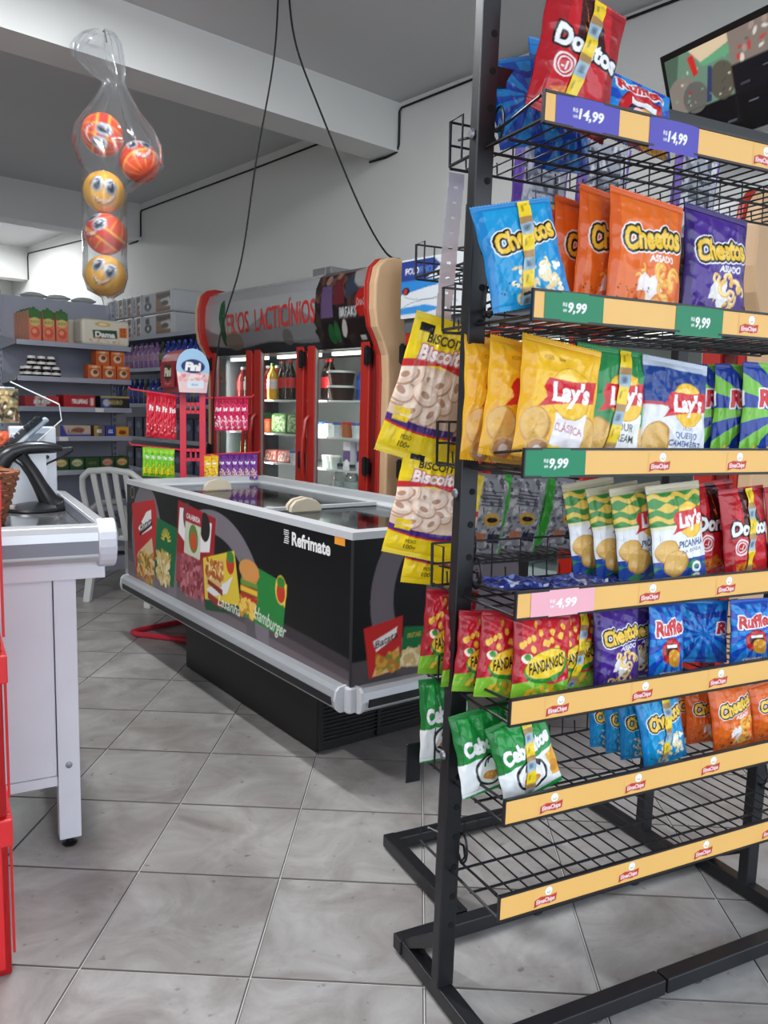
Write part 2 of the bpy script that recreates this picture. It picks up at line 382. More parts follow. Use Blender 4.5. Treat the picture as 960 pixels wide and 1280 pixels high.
def P_cheetos(base, dark, asd=True, pf=((245, 170, 50), (252, 205, 110)), seed=5, white=False):
    def f(c):
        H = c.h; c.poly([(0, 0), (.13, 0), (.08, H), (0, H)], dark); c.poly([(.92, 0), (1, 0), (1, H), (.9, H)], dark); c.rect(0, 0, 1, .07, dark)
        puffs(c, 16, .3, .82, .9, H-.12, pf, seed, .05)
        if white: c.speck(44, .28, .85, .9, H-.12, .02, .05, [(246, 236, 205), (238, 214, 160), (255, 250, 235)], seed)
        else: c.poly([(.34, .95), (.42, .86), (.5, .92), (.62, .82), (.6, .95), (.7, 1.02), (.58, 1.08), (.52, 1.2), (.45, 1.06), (.33, 1.08)], WH, .85); puffs(c, 6, .55, .8, .9, 1.2, pf, seed+3, .06)
        c.speck(14, .08, H-.34, .5, H-.14, .008, .018, [BK], seed)
        logo_cheetos(c, .54, .46, .24, -.2, .8)
        if asd: c.text('ASSADO', .66, .68, .075, WH, -.12, .1, .03, .36)
    return f
def lays_logo(c, cx, cy, r=.26):
    c.ell(cx, cy, r*1.04, r*1.04, (214, 160, 30)); c.ell(cx, cy, r, r, (252, 202, 60)); c.ell(cx-.05, cy-.07, r*.6, r*.5, (255, 224, 120))
    c.poly([(cx-r*1.3, cy-.02), (cx-r*1.1, cy-.13), (cx+r*.2, cy-.14), (cx+r*1.3, cy-.2), (cx+r*1.22, cy+.05), (cx-.02, cy+.1), (cx-r*1.5, cy+.19), (cx-r*1.16, cy+.08)], (216, 38, 48))
    c.text("Lay's", cx, cy-.02, .2, WH, -.08, .18, .045, r*1.95)
def chip(c, x, y, r, ry=None): c.ell(x, y, r, ry or r*.85, (206, 150, 70)); c.ell(x-.01, y-.01, r*.9, (ry or r*.85)*.88, (232, 186, 104)); c.speck(14, x-r*.6, y-r*.5, x+r*.6, y+r*.5, .006, .016, [(214, 160, 80), (240, 204, 130)], int(x*99))
def P_lays_yellow(c):
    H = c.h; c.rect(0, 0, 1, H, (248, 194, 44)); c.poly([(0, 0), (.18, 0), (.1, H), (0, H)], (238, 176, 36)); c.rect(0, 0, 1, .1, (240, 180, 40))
    chip(c, .2, .95, .17, .2); chip(c, .26, 1.18, .15, .12); c.ell(.27, 1.2, .12, .11, (150, 90, 90), al=.6); c.ell(.27, 1.2, .05, .05, WH, al=.7); chip(c, .86, .98, .16, .22); chip(c, .7, H-.04, .3, .1)
    c.poly([(.42, .74), (.84, .74), (.78, 1.22), (.38, 1.22)], (248, 242, 244)); c.text('CLÁSSICA', .61, .93, .085, (196, 110, 130), .05, 0, .015, .36); c.poly([(.38, 1.12), (.79, 1.14), (.78, 1.22), (.38, 1.22)], (246, 214, 60)); c.text('BATATA', .58, 1.17, .04, (110, 90, 30), 0, 0, 0, .3)
    lays_logo(c, .6, .56, .27); c.text('SEM', .48, .2, .04, (150, 110, 20)); c.text('100%', .32, .2, .04, (150, 110, 20))
def P_lays_green(c):
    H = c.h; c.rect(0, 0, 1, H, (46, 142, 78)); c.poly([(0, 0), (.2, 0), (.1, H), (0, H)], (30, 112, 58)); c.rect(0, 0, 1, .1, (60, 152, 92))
    chip(c, .25, 1.0, .17, .2); c.ell(.3, 1.24, .2, .09, (236, 238, 232)); chip(c, .88, 1.05, .12, .2)
    c.poly([(.44, .72), (.86, .72), (.8, 1.22), (.38, 1.22)], (246, 246, 244)); c.text('SOUR', .6, .88, .085, (40, 60, 50), .04, 0, .015, .26); c.text('CREAM', .6, 1.0, .085, (40, 60, 50), .04, 0, .015, .32); c.rect(.4, 1.12, .8, 1.2, (120, 190, 60))
    lays_logo(c, .62, .55, .26); c.text('SEM', .62, .2, .05, WH)
def P_lays_blue(c):
    H = c.h; c.rect(0, 0, 1, H, (238, 240, 244)); c.rect(0, 0, 1, .12, (190, 200, 214)); c.rect(0, .12, 1, .56, (30, 66, 140)); c.rect(0, .56, 1, .59, (200, 60, 70))
    for i in range(5): c.rect(0, .2+i*.07, 1, .21+i*.07, (44, 84, 160))
    chip(c, .2, 1.05, .2, .26); chip(c, .3, 1.25, .24, .16)
    c.text('SABOR', .65, .84, .04, (60, 80, 120), 0, 0, 0, .16); c.text('QUEIJO', .64, .92, .075, (40, 80, 150), 0, 0, .015, .34); c.text('CAMEMBERT', .64, 1.02, .07, (40, 80, 150), 0, 0, .015, .5); c.rect(.45, 1.12, 1, 1.2, (70, 90, 80)); c.rect(.42, 1.2, 1, H, (226, 110, 80)); c.ell(.6, 1.27, .12, .05, WH)
    lays_logo(c, .64, .55, .26)
def P_ruffles_green(c):
    c.rays(.75, .8, 10, (126, 200, 62), (26, 62, 160), twist=.25); H = c.h; c.text('Ruffles', .72, .52, .26, (220, 36, 48), -.05, .1, .05, .95, [(WH, .022)]); c.ell(.75, .86, .22, .18, (200, 30, 44)); c.ell(.75, .86, .15, .08, (80, 8, 20)); c.ell(.86, 1.0, .16, .1, (230, 170, 50), .4); c.speck(18, .1, H-.26, .5, H-.1, .015, .04, [(240, 214, 90), (230, 190, 60)], 4)
def P_lays_picanha(c):
    H = c.h; c.rect(0, 0, 1, H, (240, 242, 244)); c.rect(0, 0, 1, .1, (216, 206, 178)); c.rect(0, .1, 1, .62, (60, 140, 60))
    wv = .035*np.sin(c.X*16)
    for k, y in enumerate((.14, .3, .46)): c.put((c.Y > y+wv*(1 if k % 2 else -1)) & (c.Y < y+.07-wv), (232, 196, 80))
    c.rect(0, .58, 1, .64, (240, 232, 200)); c.rect(0, H-.42, 1, H, (34, 72, 160)); c.put((c.Y > H-.36+wv) & (c.Y < H-.28-wv), (50, 140, 90)); c.put((c.Y > H-.16+wv) & (c.Y < H-.1-wv), (50, 140, 90))
    chip(c, .22, .95, .2, .17); chip(c, .36, 1.13, .22, .19); c.text('PICANHA', .66, .86, .1, (36, 74, 130), -.06, .15, .03, .5); c.text('NA BRASA', .66, .97, .05, (36, 74, 130), -.06, .1, .01, .4); c.ell(.76, H-.28, .09, .08, WH, ring=.5); c.ell(.76, H-.12, .08, .07, WH, ring=.5)
    lays_logo(c, .68, .53, .25)
def P_fandangos(c):
    H = c.h; c.rect(0, 0, 1, H, (204, 30, 46)); c.poly([(0, 0), (.14, 0), (.08, H), (0, H)], (168, 20, 38)); c.rect(0, 0, 1, .1, (176, 24, 40))
    c.poly([(0, H-.26), (.3, H-.32), (.6, H-.26), (1, H-.32), (1, H), (0, H)], (134, 196, 52)); c.speck(12, .05, H-.2, .95, H-.06, .03, .07, [(250, 214, 60), (240, 190, 40)], 7); c.speck(5, .2, H-.42, .95, H-.3, .02, .04, [(60, 130, 210), (240, 120, 170), WH], 8)
    g = random.Random(3)
    for i in range(16): c.ell(g.uniform(.1, .95), g.uniform(.14, .5), .035, .05, (246, 196, 60), g.uniform(-.6, .6))
    c.ell(.2, .62, .09, .07, (240, 226, 200)); c.ell(.2, .6, .05, .05, (70, 150, 60))
    c.ell(.56, .72, .41, .23, (44, 140, 50), -.25); c.ell(.55, .69, .38, .19, (250, 212, 50), -.25); c.text('FANDANGOS', .55, .69, .17, BK, -.25, .1, .03, .66, [((250, 212, 50), .008)])
def P_cebolitos(c):
    H = c.h; c.rect(0, 0, 1, H, (28, 148, 62)); c.poly([(0, .75), (1, .62), (1, 1.2), (0, 1.25)], (244, 246, 246)); c.poly([(0, 0), (.12, 0), (.08, .75), (0, .75)], (18, 116, 46)); c.rect(0, 0, 1, .08, (22, 126, 52))
    c.text('Cebolitos', .52, .48, .22, WH, -.16, .08, .06, .84, [((20, 110, 50), .014)])
    c.ell(.5, .92, .27, .25, (26, 26, 30)); c.ell(.5, .92, .23, .21, (250, 250, 248)); c.arc(.52, .86, .13, 3.4, 5.8, .03, (26, 26, 30)); c.arc(.56, .82, .1, 3.4, 5.9, .025, (26, 26, 30)); c.ell(.5, 1.0, .14, .07, (226, 150, 60)); c.speck(10, .4, .97, .6, 1.04, .01, .02, [(240, 190, 110)], 2)
    c.poly([(.78, .7), (1, .64), (1, 1.1), (.86, 1.1)], (240, 180, 70)); c.ell(.9, .95, .09, .1, (220, 150, 60))
def P_biscuit(c):
    H = c.h; c.rect(0, 0, 1, H, (245, 214, 22)); c.poly([(0, .62), (1, .5), (1, H-.36), (0, H-.36)], (226, 196, 168))
    g = random.Random(9)
    for i in range(15):
        x, y = .06+.88*g.random(), .68+(H-1.12)*g.random(); q = g.uniform(.15, .21); a = g.uniform(0, 3); c.ell(x, y, q, q*.7, (196, 154, 128), a); c.ell(x-.01, y-.014, q*.95, q*.64, (240, 212, 190), a); c.ell(x-.015, y-.025, q*.8, q*.4, (250, 228, 210), a); c.ell(x, y, q*.36, q*.2, (190, 146, 120), a)  # rings carry painted shading: darker rims, paler tops
    c.poly([(0, .56), (.5, .44), (1, .52), (1, .6), (.5, .53), (0, .65)], (206, 34, 40)); c.put((np.abs(c.Y-(H-.42+.05*np.cos((c.X-.5)*3))) < .045), (70, 36, 120)); c.put((np.abs(c.Y-(H-.37+.05*np.cos((c.X-.5)*3))) < .012), (214, 34, 42))
    c.text('BISCOITO', .55, .24, .11, BK, -.02, .1, .03, .62); c.text('Biscoito', .52, .4, .17, (250, 240, 236), -.08, .2, .04, .7, [((206, 90, 100), .014)]); c.rect(.1, .1, .3, .2, BK); c.text('PESO', .36, H-.24, .05, (60, 50, 10)); c.text('100g', .36, H-.15, .07, (60, 50, 10)); c.rect(.08, H-.56, .3, H-.48, (240, 206, 20)); c.rect(.08, H-.46, .3, H-.4, (240, 206, 20))
def P_navy(c): c.rect(0, 0, 1, c.h, (34, 46, 120)); c.speck(50, 0, 0, 1, c.h, .03, .1, [(60, 84, 180), (190, 196, 214), (24, 30, 80), (120, 140, 200)], 6)
def P_silver(edge):
    def f(c):
        H = c.h; c.rect(0, 0, 1, H, (168, 172, 182)); c.speck(150, .1, 0, 1, H, .02, .07, [(205, 208, 214), (120, 124, 138), (90, 94, 110), (225, 226, 230)], 5); c.poly([(0, 0), (.16, 0), (.12, H), (0, H)], edge); c.rect(.95, 0, 1, H, edge)
        c.ell(.6, H*.56, .2, .12, (222, 176, 66)); c.ell(.6, H*.56, .12, .05, BK)
        for i in range(5): c.rect(.3, H*.2+i*.06, .8, H*.2+i*.06+.02, (70, 74, 92))
        c.rect(.3, H*.74, .55, H*.86, (206, 130, 90)); c.rect(.6, H*.74, .9, H*.86, (40, 44, 70))
    return f
def P_tape(c):
    H = c.h; c.rect(0, 0, 1, H, (250, 214, 40)); y = 0.0
    while y < H:
        c.rect(0, y, 1, y+1.9, (248, 214, 44)); c.rect(.3, y+.5, .42, y+1.3, (120, 96, 20)); c.rect(.55, y+.3, .8, y+.4, (140, 110, 30)); c.rect(0, y+1.9, 1, y+2.7, (190, 150, 96))
        for k in range(4): c.rect(.08, y+2.0+k*.18, .9, y+2.08+k*.18, (150, 110, 66))
        c.rect(0, y+2.7, 1, y+4.1, (160, 186, 200)); c.rect(.3, y+3.0, .7, y+3.7, (90, 110, 130)); y += 4.1
# kind: (printer, width, height, thickness, side colour, bag kind words)
KIND = {
    'doritos': (P_doritos, .17, .25, .042, (196, 28, 40)), 'ruffles_blue': (P_ruffles_blue, .15, .2, .042, (20, 90, 200)), 'ruffles_plain': (P_ruffles_plain, .15, .22, .042, (20, 90, 200)), 'ruffles_lips': (P_ruffles_lips, .19, .17, .05, (20, 90, 200)),
    'cheetos_blue': (P_cheetos((24, 156, 214), (16, 130, 196), False, ((246, 220, 150), (252, 240, 200)), 6, True), .17, .23, .042, (24, 156, 214)),
    'cheetos_orange': (P_cheetos((236, 112, 36), (222, 94, 26)), .19, .26, .044, (236, 112, 36)),
    'cheetos_purple': (P_cheetos((74, 40, 140), (52, 26, 104), True, ((240, 190, 90), (250, 226, 170)), 8), .18, .25, .042, (74, 40, 140)),
    'lays_yellow': (P_lays_yellow, .2, .258, .046, (248, 194, 44)), 'lays_green': (P_lays_green, .2, .258, .046, (46, 142, 78)), 'lays_blue': (P_lays_blue, .19, .24, .044, (200, 208, 220)),
    'ruffles_green': (P_ruffles_green, .155, .244, .036, (26, 62, 160)), 'lays_picanha': (P_lays_picanha, .16, .24, .04, (220, 224, 226)),
    'fandangos': (P_fandangos, .145, .18, .038, (190, 28, 44)), 'cebolitos': (P_cebolitos, .15, .19, .038, (28, 148, 62)),
    'navy_pack': (P_navy, .12, .17, .028, (40, 50, 110)), 'biscuit': (P_biscuit, .2, .33, .05, (245, 214, 22)), 'silver_green': (P_silver((60, 190, 60)), .16, .22, .04, (170, 174, 184)), 'silver_purple': (P_silver((110, 70, 170)), .19, .18, .04, (170, 174, 184)),
}
class BagShape:
    def __init__(s, w, h, T, seed):
        g = random.Random(seed); s.w, s.h, s.T = w, h, T
        s.wr = [(g.uniform(0, 6.3), g.uniform(7, 24), g.uniform(0, 6.3), g.uniform(.3, 1)) for _ in range(9)]
        s.cr = [(g.choice((-1, 1))*g.uniform(.2, .9), g.choice((0, 1)), g.uniform(-.5, .5), g.uniform(.5, 1)) for _ in range(9)]
    def pos(s, S, T, side=1):
        """S -1..1, T 0..1 -> x, y, z ; side 1 = front (towards -y)"""
        q = np.clip((T-.045)/.91, 0, 1); bul = np.sin(np.pi*q)
        hw = s.w/2*(1-.045*bul)
        B = np.power(np.clip(1-np.abs(S)**2.4, 0, 1), .62)*np.power(bul, .6)
        n = np.zeros_like(S)
        for a, f, p, k in s.wr: n += k*(1-2*np.abs(np.sin((math.cos(a)*S+math.sin(a)*T*2)*f*.5+p)))
        n2 = np.zeros_like(S)
        for x0, top, sl, k in s.cr:
            d = (1-T) if top else T; ln = S-x0*(1-.5*d)-sl*d; n2 += k*np.exp(-(ln/.07)**2)*np.exp(-d*4.5)
        edge = np.clip(1-np.abs(S)**6, 0, 1)*np.clip(bul*3, 0, 1)
        y = s.T/2*B+.0013*n*edge+.009*n2*edge+.0009
        x = S*hw+.0015*np.sin(T*19+S*2)*bul*(np.abs(S) > .8)
        return np.stack([x, -y*side, (T-.5)*s.h], -1)
PROTO = {}
NX = 104
def bag_proto(kind):
    if kind in PROTO: return PROTO[kind]
    fn, w, h, T, back = KIND[kind]
    ny = int(NX*h/w); base = {'cheetos_blue': (24, 156, 214), 'cheetos_orange': (236, 112, 36), 'cheetos_purple': (74, 40, 140), 'doritos': (204, 30, 42)}.get(kind, back)
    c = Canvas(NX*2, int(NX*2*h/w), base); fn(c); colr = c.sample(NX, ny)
    sh = BagShape(w, h, T, hash_(kind)); out = []
    j0, j1 = max(2, int(round(ny*.05))), ny-max(2, int(round(ny*.05)))
    Sg, Tg = np.meshgrid(np.linspace(-1, 1, NX+1), np.linspace(0, 1, ny+1))
    bx, bt = np.meshgrid(np.linspace(1, -1, 17), np.linspace(0, 1, 21)); bc = np.zeros(bx.shape+(3,)); bc[:] = srgb(back)
    F = sh.pos(Sg, Tg); zz = .0022*np.abs((Sg*26) % 2-1)
    F[0, :, 2] -= zz[0]; F[-1, :, 2] += zz[-1]
    Tb = Tg[j0, 0]+(Tg[j1, 0]-Tg[j0, 0])*bt
    body = col_mesh('bag_body', [grid_mesh('', F[j0:j1+1], colr[j0:j1+1]), grid_mesh('', sh.pos(bx, Tb, -1), bc)], film)
    seals = []
    for a, b in ((0, j0), (j1, ny)):
        G = F[a:b+1].copy(); G[..., 1] += .0008*np.sin(np.arange(a, b+1)*2.6)[:, None]
        Bk = G[:, ::-1].copy(); Bk[..., 1] = .0012
        seals.append(col_mesh('bag_seal', [grid_mesh('', G, colr[a:b+1]), grid_mesh('', Bk, np.broadcast_to(srgb(back), Bk.shape).copy())], film))
    ct = Canvas(24, 24*12, (0, 0, 0), 12.0); P_tape(ct)
    S2, T2 = np.meshgrid(np.linspace(-.15, .15, 7), np.linspace(.02, .99, 60))
    S2 = S2+.05+.5*(T2-.5); tp = sh.pos(S2, T2); tp[..., 1] -= .0035
    tape = col_mesh('bag_tape', [grid_mesh('', tp, ct.sample(6, 59))], film)
    PROTO[kind] = (body, seals, tape, w, h); return PROTO[kind]
def hash_(s): return sum(ord(c)*(i+3) for i, c in enumerate(s))
def bag(kind, M, w, h, label, group, tape=0, name='snack_bag', cat='snack bag'):
    body, seals, tp, pw, ph = bag_proto(kind)
    o = link(name, body, None, M @ Matrix.Diagonal((w/pw, 1, h/ph, 1))); tag(o, label, cat, group)
    link('bottom_seal', seals[0], o); link('top_seal', seals[1], o)
    if tape: link('promo_tape', tp, o)['label'] = 'yellow and grey promotional tape strip'
    return o
BAGS = [
('doritos', 1, 0.165, -0.13, 2.118, 0.2, 0.279, 0, -6, 14, 'large red tortilla chip bag leaning over the top price rail', 1),
('ruffles_plain', 1, 0.13, -0.02, 2.068, 0.17, 0.189, -20, -8, -12, 'blue crisp bag standing behind the big red bag on top', 0),
('ruffles_plain', 1, 0.279, 0.07, 2.107, 0.17, 0.282, 5, -4, -4, 'blue crisp bag at the back of top shelf behind red bag', 0),
('ruffles_lips', 1, 0.357, -0.1, 2.052, 0.19, 0.162, 0, -16, 10, 'blue crisp bag with red lips print on the top shelf', 0),
('cheetos_blue', 2, 0.028, -0.16, 1.716, 0.18, 0.207, -8, -8, -13, 'cyan cheese puff bag with tape strip tilting beside the post', 1),
('cheetos_orange', 2, 0.29, 0.03, 1.735, 0.19, 0.267, 5, -6, 3, 'rearmost of the orange bags behind the cyan bag', 0),
('cheetos_orange', 2, 0.293, -0.028, 1.741, 0.19, 0.272, 3, -6, 6, 'second orange bag counted from the rear on second shelf', 0),
('cheetos_orange', 2, 0.309, -0.088, 1.748, 0.19, 0.282, 3, -6, 7, 'third orange bag counted from the rear on second shelf', 0),
('cheetos_orange', 2, 0.358, -0.15, 1.742, 0.21, 0.273, 0, -8, 6, 'front orange cheese puff bag in the middle of second shelf', 0),
('cheetos_purple', 2, 0.579, -0.14, 1.741, 0.2, 0.271, 0, -8, 6, 'purple cheese puff bag at end of orange bags', 0),
('lays_yellow', 3, 0.072, -0.03, 1.429, 0.18, 0.268, 0, -8, 5, 'rearmost yellow potato chip bag close to the post', 0),
('lays_yellow', 3, 0.105, -0.085, 1.428, 0.2, 0.254, -3, -8, 9, 'middle yellow potato chip bag of the three by post', 0),
('lays_yellow', 3, 0.146, -0.145, 1.429, 0.2, 0.256, -3, -9, 9, 'front yellow potato chip bag with white flavour panel', 0),
('lays_green', 3, 0.317, -0.12, 1.425, 0.2, 0.258, -3, -8, 5, 'green sour cream chip bag with tape strip on third shelf', 1),
('lays_blue', 3, 0.482, -0.14, 1.416, 0.19, 0.238, -3, -9, 6, 'blue and white cheese flavour chip bag on third shelf', 0),
('ruffles_green', 3, 0.724, -0.05, 1.414, 0.15, 0.244, -30, -4, 2, 'rearmost blue and lime striped crisp bag on third shelf', 0),
('ruffles_green', 3, 0.76, -0.09, 1.414, 0.15, 0.244, -22, -4, 2, 'middle blue and lime striped crisp bag on third shelf', 0),
('ruffles_green', 3, 0.808, -0.13, 1.416, 0.16, 0.248, -12, -4, 2, 'front blue and lime striped crisp bag on third shelf', 0),
('ruffles_green', 3, 0.911, -0.15, 1.418, 0.16, 0.252, 0, -4, 2, 'taped blue and lime striped crisp bag on third shelf', 1),
('lays_picanha', 4, 0.388, -0.0, 1.127, 0.15, 0.24, -5, -6, -8, 'rearmost of four green and yellow wave patterned chip bags', 0),
('lays_picanha', 4, 0.423, -0.045, 1.123, 0.15, 0.233, -5, -6, -8, 'second from the rear of four wave patterned chip bags', 0),
('lays_picanha', 4, 0.452, -0.09, 1.124, 0.15, 0.237, -4, -6, -7, 'third from the rear of four wave patterned chip bags', 0),
('lays_picanha', 4, 0.519, -0.14, 1.126, 0.17, 0.246, 0, -8, -4, 'front wave patterned chip bag with grill flavour lettering', 0),
('doritos', 4, 0.698, -0.08, 1.125, 0.15, 0.242, -8, -6, -5, 'rear red tortilla bag next to the wave patterned bags', 0),
('doritos', 4, 0.757, -0.13, 1.118, 0.16, 0.231, 0, -7, -4, 'front red tortilla bag with tape strip on fourth shelf', 1),
('doritos', 4, 0.905, -0.14, 1.119, 0.16, 0.236, 0, -7, -3, 'last red tortilla bag along the fourth shelf', 0),
('fandangos', 5, 0.046, -0.0, 0.866, 0.14, 0.173, -5, -5, 4, 'rearmost red corn snack bag behind the rack post', 0),
('fandangos', 5, 0.048, -0.05, 0.871, 0.14, 0.177, -5, -6, 7, 'second red corn snack bag from the rear', 0),
('fandangos', 5, 0.073, -0.1, 0.875, 0.14, 0.184, -4, -7, 8, 'third red corn snack bag from the rear', 0),
('fandangos', 5, 0.131, -0.15, 0.877, 0.15, 0.192, -2, -8, 5, 'front red corn snack bag with yellow corn lettering', 0),
('fandangos', 5, 0.265, -0.1, 0.866, 0.14, 0.174, 0, -6, 3, 'red corn snack bag with tape strip beside purple bag', 1),
('cheetos_purple', 5, 0.463, -0.09, 0.866, 0.13, 0.173, 0, -6, 4, 'purple bag half hidden behind another on fifth shelf', 0),
('cheetos_purple', 5, 0.352, -0.14, 0.874, 0.14, 0.193, 2, -7, 2, 'front purple cheese puff bag on fifth shelf', 0),
('ruffles_blue', 5, 0.506, -0.14, 0.873, 0.115, 0.191, 2, -6, 2, 'first blue lips crisp bag from purple bag on fifth shelf', 0),
('ruffles_plain', 5, 0.71, -0.06, 0.855, 0.14, 0.159, -25, -6, 0, 'middle blue crisp bag turned sideways on fifth shelf', 0),
('ruffles_blue', 5, 0.809, -0.13, 0.862, 0.15, 0.168, 0, -6, 2, 'last blue crisp bag along the fifth shelf', 0),
('cebolitos', 6, 0.036, -0.09, 0.661, 0.15, 0.185, -4, -8, -9, 'green onion snack bag nearer to the rack post', 0),
('cebolitos', 6, 0.095, -0.155, 0.663, 0.155, 0.179, -2, -9, -14, 'green onion snack bag with tape strip tilting on sixth shelf', 1),
('cheetos_blue', 6, 0.47, -0.0, 0.629, 0.1, 0.132, -25, -4, -5, 'rearmost cyan bag on the sixth shelf', 0),
('cheetos_blue', 6, 0.482, -0.045, 0.634, 0.1, 0.141, -25, -4, -5, 'second cyan bag from the rear on sixth shelf', 0),
('cheetos_blue', 6, 0.492, -0.09, 0.641, 0.11, 0.153, -22, -4, -6, 'third cyan bag from the rear on sixth shelf', 0),
('cheetos_blue', 6, 0.509, -0.14, 0.656, 0.14, 0.178, 0, -8, -8, 'front cyan cheese puff bag with tape strip on sixth shelf', 1),
('cheetos_orange', 6, 0.718, -0.04, 0.636, 0.12, 0.144, -20, -4, -4, 'rear orange bag on the sixth shelf', 0),
('cheetos_orange', 6, 0.727, -0.08, 0.639, 0.12, 0.15, -15, -5, -5, 'middle orange bag on the sixth shelf', 0),
('cheetos_orange', 6, 0.748, -0.14, 0.651, 0.145, 0.173, 0, -8, -5, 'front orange bag next to the cyan bags on sixth shelf', 0),
('cheetos_orange', 6, 0.906, -0.13, 0.641, 0.145, 0.153, 0, -8, -5, 'orange bag at far end of the sixth shelf', 0),
('fandangos', 5, 0.035, 0.085, 0.882, 0.13, 0.205, -12, 2, 4, 'red corn snack bag seen outside the rack post', 0),
('cebolitos', 6, 0.035, 0.085, 0.668, 0.13, 0.209, -12, 2, -3, 'green onion snack bag seen outside the rack post', 0),
('silver_green', 14, 0.347, 0.42, 1.115, 0.15, 0.229, 0, 4, 6, 'first silver backed green bag from the post on rear rack', 0),
('silver_green', 14, 0.47, 0.42, 1.114, 0.16, 0.223, 0, 4, 8, 'second silver backed green bag on the rear rack', 0),
('silver_green', 14, 0.629, 0.42, 1.107, 0.16, 0.209, 0, 4, 8, 'third silver backed green bag on the rear rack', 0),
('silver_purple', 11, 0.483, 0.42, 1.986, 0.19, 0.35, 0, 4, 2, 'first silver backed purple bag high on rear rack', 0),
('silver_purple', 11, 0.702, 0.42, 1.998, 0.19, 0.373, 0, 4, 2, 'second silver backed purple bag high on rear rack', 0),
('silver_purple', 11, 1.066, 0.42, 2.015, 0.19, 0.406, 0, 4, 2, 'third silver backed purple bag high on rear rack', 0)]
GRP = {1: 'snack bags on the top rack shelf', 2: 'snack bags on the second rack shelf', 3: 'snack bags on the third rack shelf', 4: 'snack bags on the fourth rack shelf', 5: 'snack bags on the fifth rack shelf', 6: 'snack bags on the sixth rack shelf', 14: 'bags on the rear rack', 11: 'bags on the rear rack'}
for k, s, x, y, z, bw, bh, yaw, lean, roll, lab, tape in BAGS:
    M = RACKF @ Matrix.Translation((x, y, z)) @ Matrix.Rotation(R(yaw), 4, 'Z') @ Matrix.Rotation(R(lean), 4, 'X') @ Matrix.Rotation(R(roll), 4, 'Y')
    bag(k, M, bw, bh, lab, GRP[s], tape)
for i, (x, y) in enumerate(((.14, -.03), (.29, -.06), (.42, -.02))):
    bag('navy_pack', RACKF @ Matrix.Translation((x, y, 1.016)) @ Matrix.Rotation(R(80+i*25), 4, 'Z') @ Matrix.Rotation(R(-90), 4, 'X'), .12, .17, 'navy and silver snack pack lying flat on fourth shelf, %s from the post' % ORD[i], 'navy packs lying on the fourth shelf', 0, 'snack_bag')
# yellow ring-biscuit bags clipped outside the left end of the rack
def rack_at(r, d, z): return RACKF @ Matrix.Translation((r+LEAN*z, -d, z))
for (r, d, z, yaw, roll, hh, lab) in ((.012, -.2, 1.452, -20, 16, .345, 'upper yellow bag of ring biscuits clipped to the hanging strip'), (.02, -.2, 1.175, -22, 11, .27, 'middle yellow bag of ring biscuits below the upper one'), (.075, -.22, 1.11, -18, 6, .29, 'lower yellow bag of ring biscuits partly behind the post'), (.085, -.235, 1.43, -18, 8, .34, 'rear yellow bag of ring biscuits beside the rack post')):
    M = rack_at(r, d, z) @ Matrix.Rotation(R(yaw), 4, 'Z') @ Matrix.Rotation(R(roll), 4, 'Y')
    bag('biscuit', M, .178, hh, lab, 'yellow biscuit bags on the strip', 0, 'biscuit_bag', 'snack bag')

# ================================================================ SNACK RACK
yel = mat('yellow_strip', (240, 188, 106), 0.45, var=.05, scale=6)
def logo_canvas():
    c = Canvas(132, 96, (240, 188, 106), 96/132)
    c.ell(.62, .2, .17, .17, (214, 160, 90)); c.ell(.62, .2, .15, .15, (250, 246, 238)); c.arc(.62, .2, .07, .3, 2.8, .02, (150, 110, 70))
    c.poly([(.06, .42), (.3, .34), (.7, .38), (.96, .33), (.92, .6), (.66, .64), (.3, .6), (.04, .68)], (170, 34, 36)); c.poly([(.1, .44), (.3, .37), (.7, .41), (.93, .36), (.89, .57), (.66, .6), (.3, .56), (.09, .63)], (206, 50, 46))
    c.text('ElmaChips', .5, .49, .15, WH, -.03, .1, .02, .74); return c
LOGO = logo_canvas()
def tag_canvas(txt, colr, fg=WH):
    c = Canvas(240, 96, colr, .4); c.text(txt, .54, .2, .135, fg, 0, .14, .03); n = glyphs(txt, .03, .14)[0]*.135
    c.text('R$', .54+n[:, 0].min()-.05, .165, .05, fg, 0, 0, .01); c.text('un', .54+n[:, 0].min()-.05, .24, .05, fg, 0, 0, .01)
    return c
TAGC = {1: tag_canvas('14,99', (84, 76, 178)), 2: tag_canvas('9,99', (24, 130, 88)), 3: tag_canvas('9,99', (10, 132, 88)), 4: tag_canvas('4,99', (244, 178, 190))}
LOGOS = {1: [0.593], 2: [0.6], 3: [0.356, 0.594], 4: [0.355, 0.59], 5: [0.118, 0.357, 0.585], 6: [0.118, 0.353, 0.59], 7: [0.129, 0.362, 0.598]}
TAGS = {1: [(0.025, 0.181), (0.26, 0.396)], 2: [(0.025, 0.172), (0.37, 0.51)], 3: [(0.0, 0.151)], 4: [(0.034, 0.199)]}
SHELF = {1: 1.952, 2: 1.588, 3: 1.280, 4: .990, 5: .766, 6: .550, 7: .336}
WID = 1.06
rack = thing('snack_rack', 'black steel snack rack with seven wire shelves and yellow price strips', 'display rack', RACKF)
bolt = mat('zinc_bolt', (150, 150, 155), .35, .8)
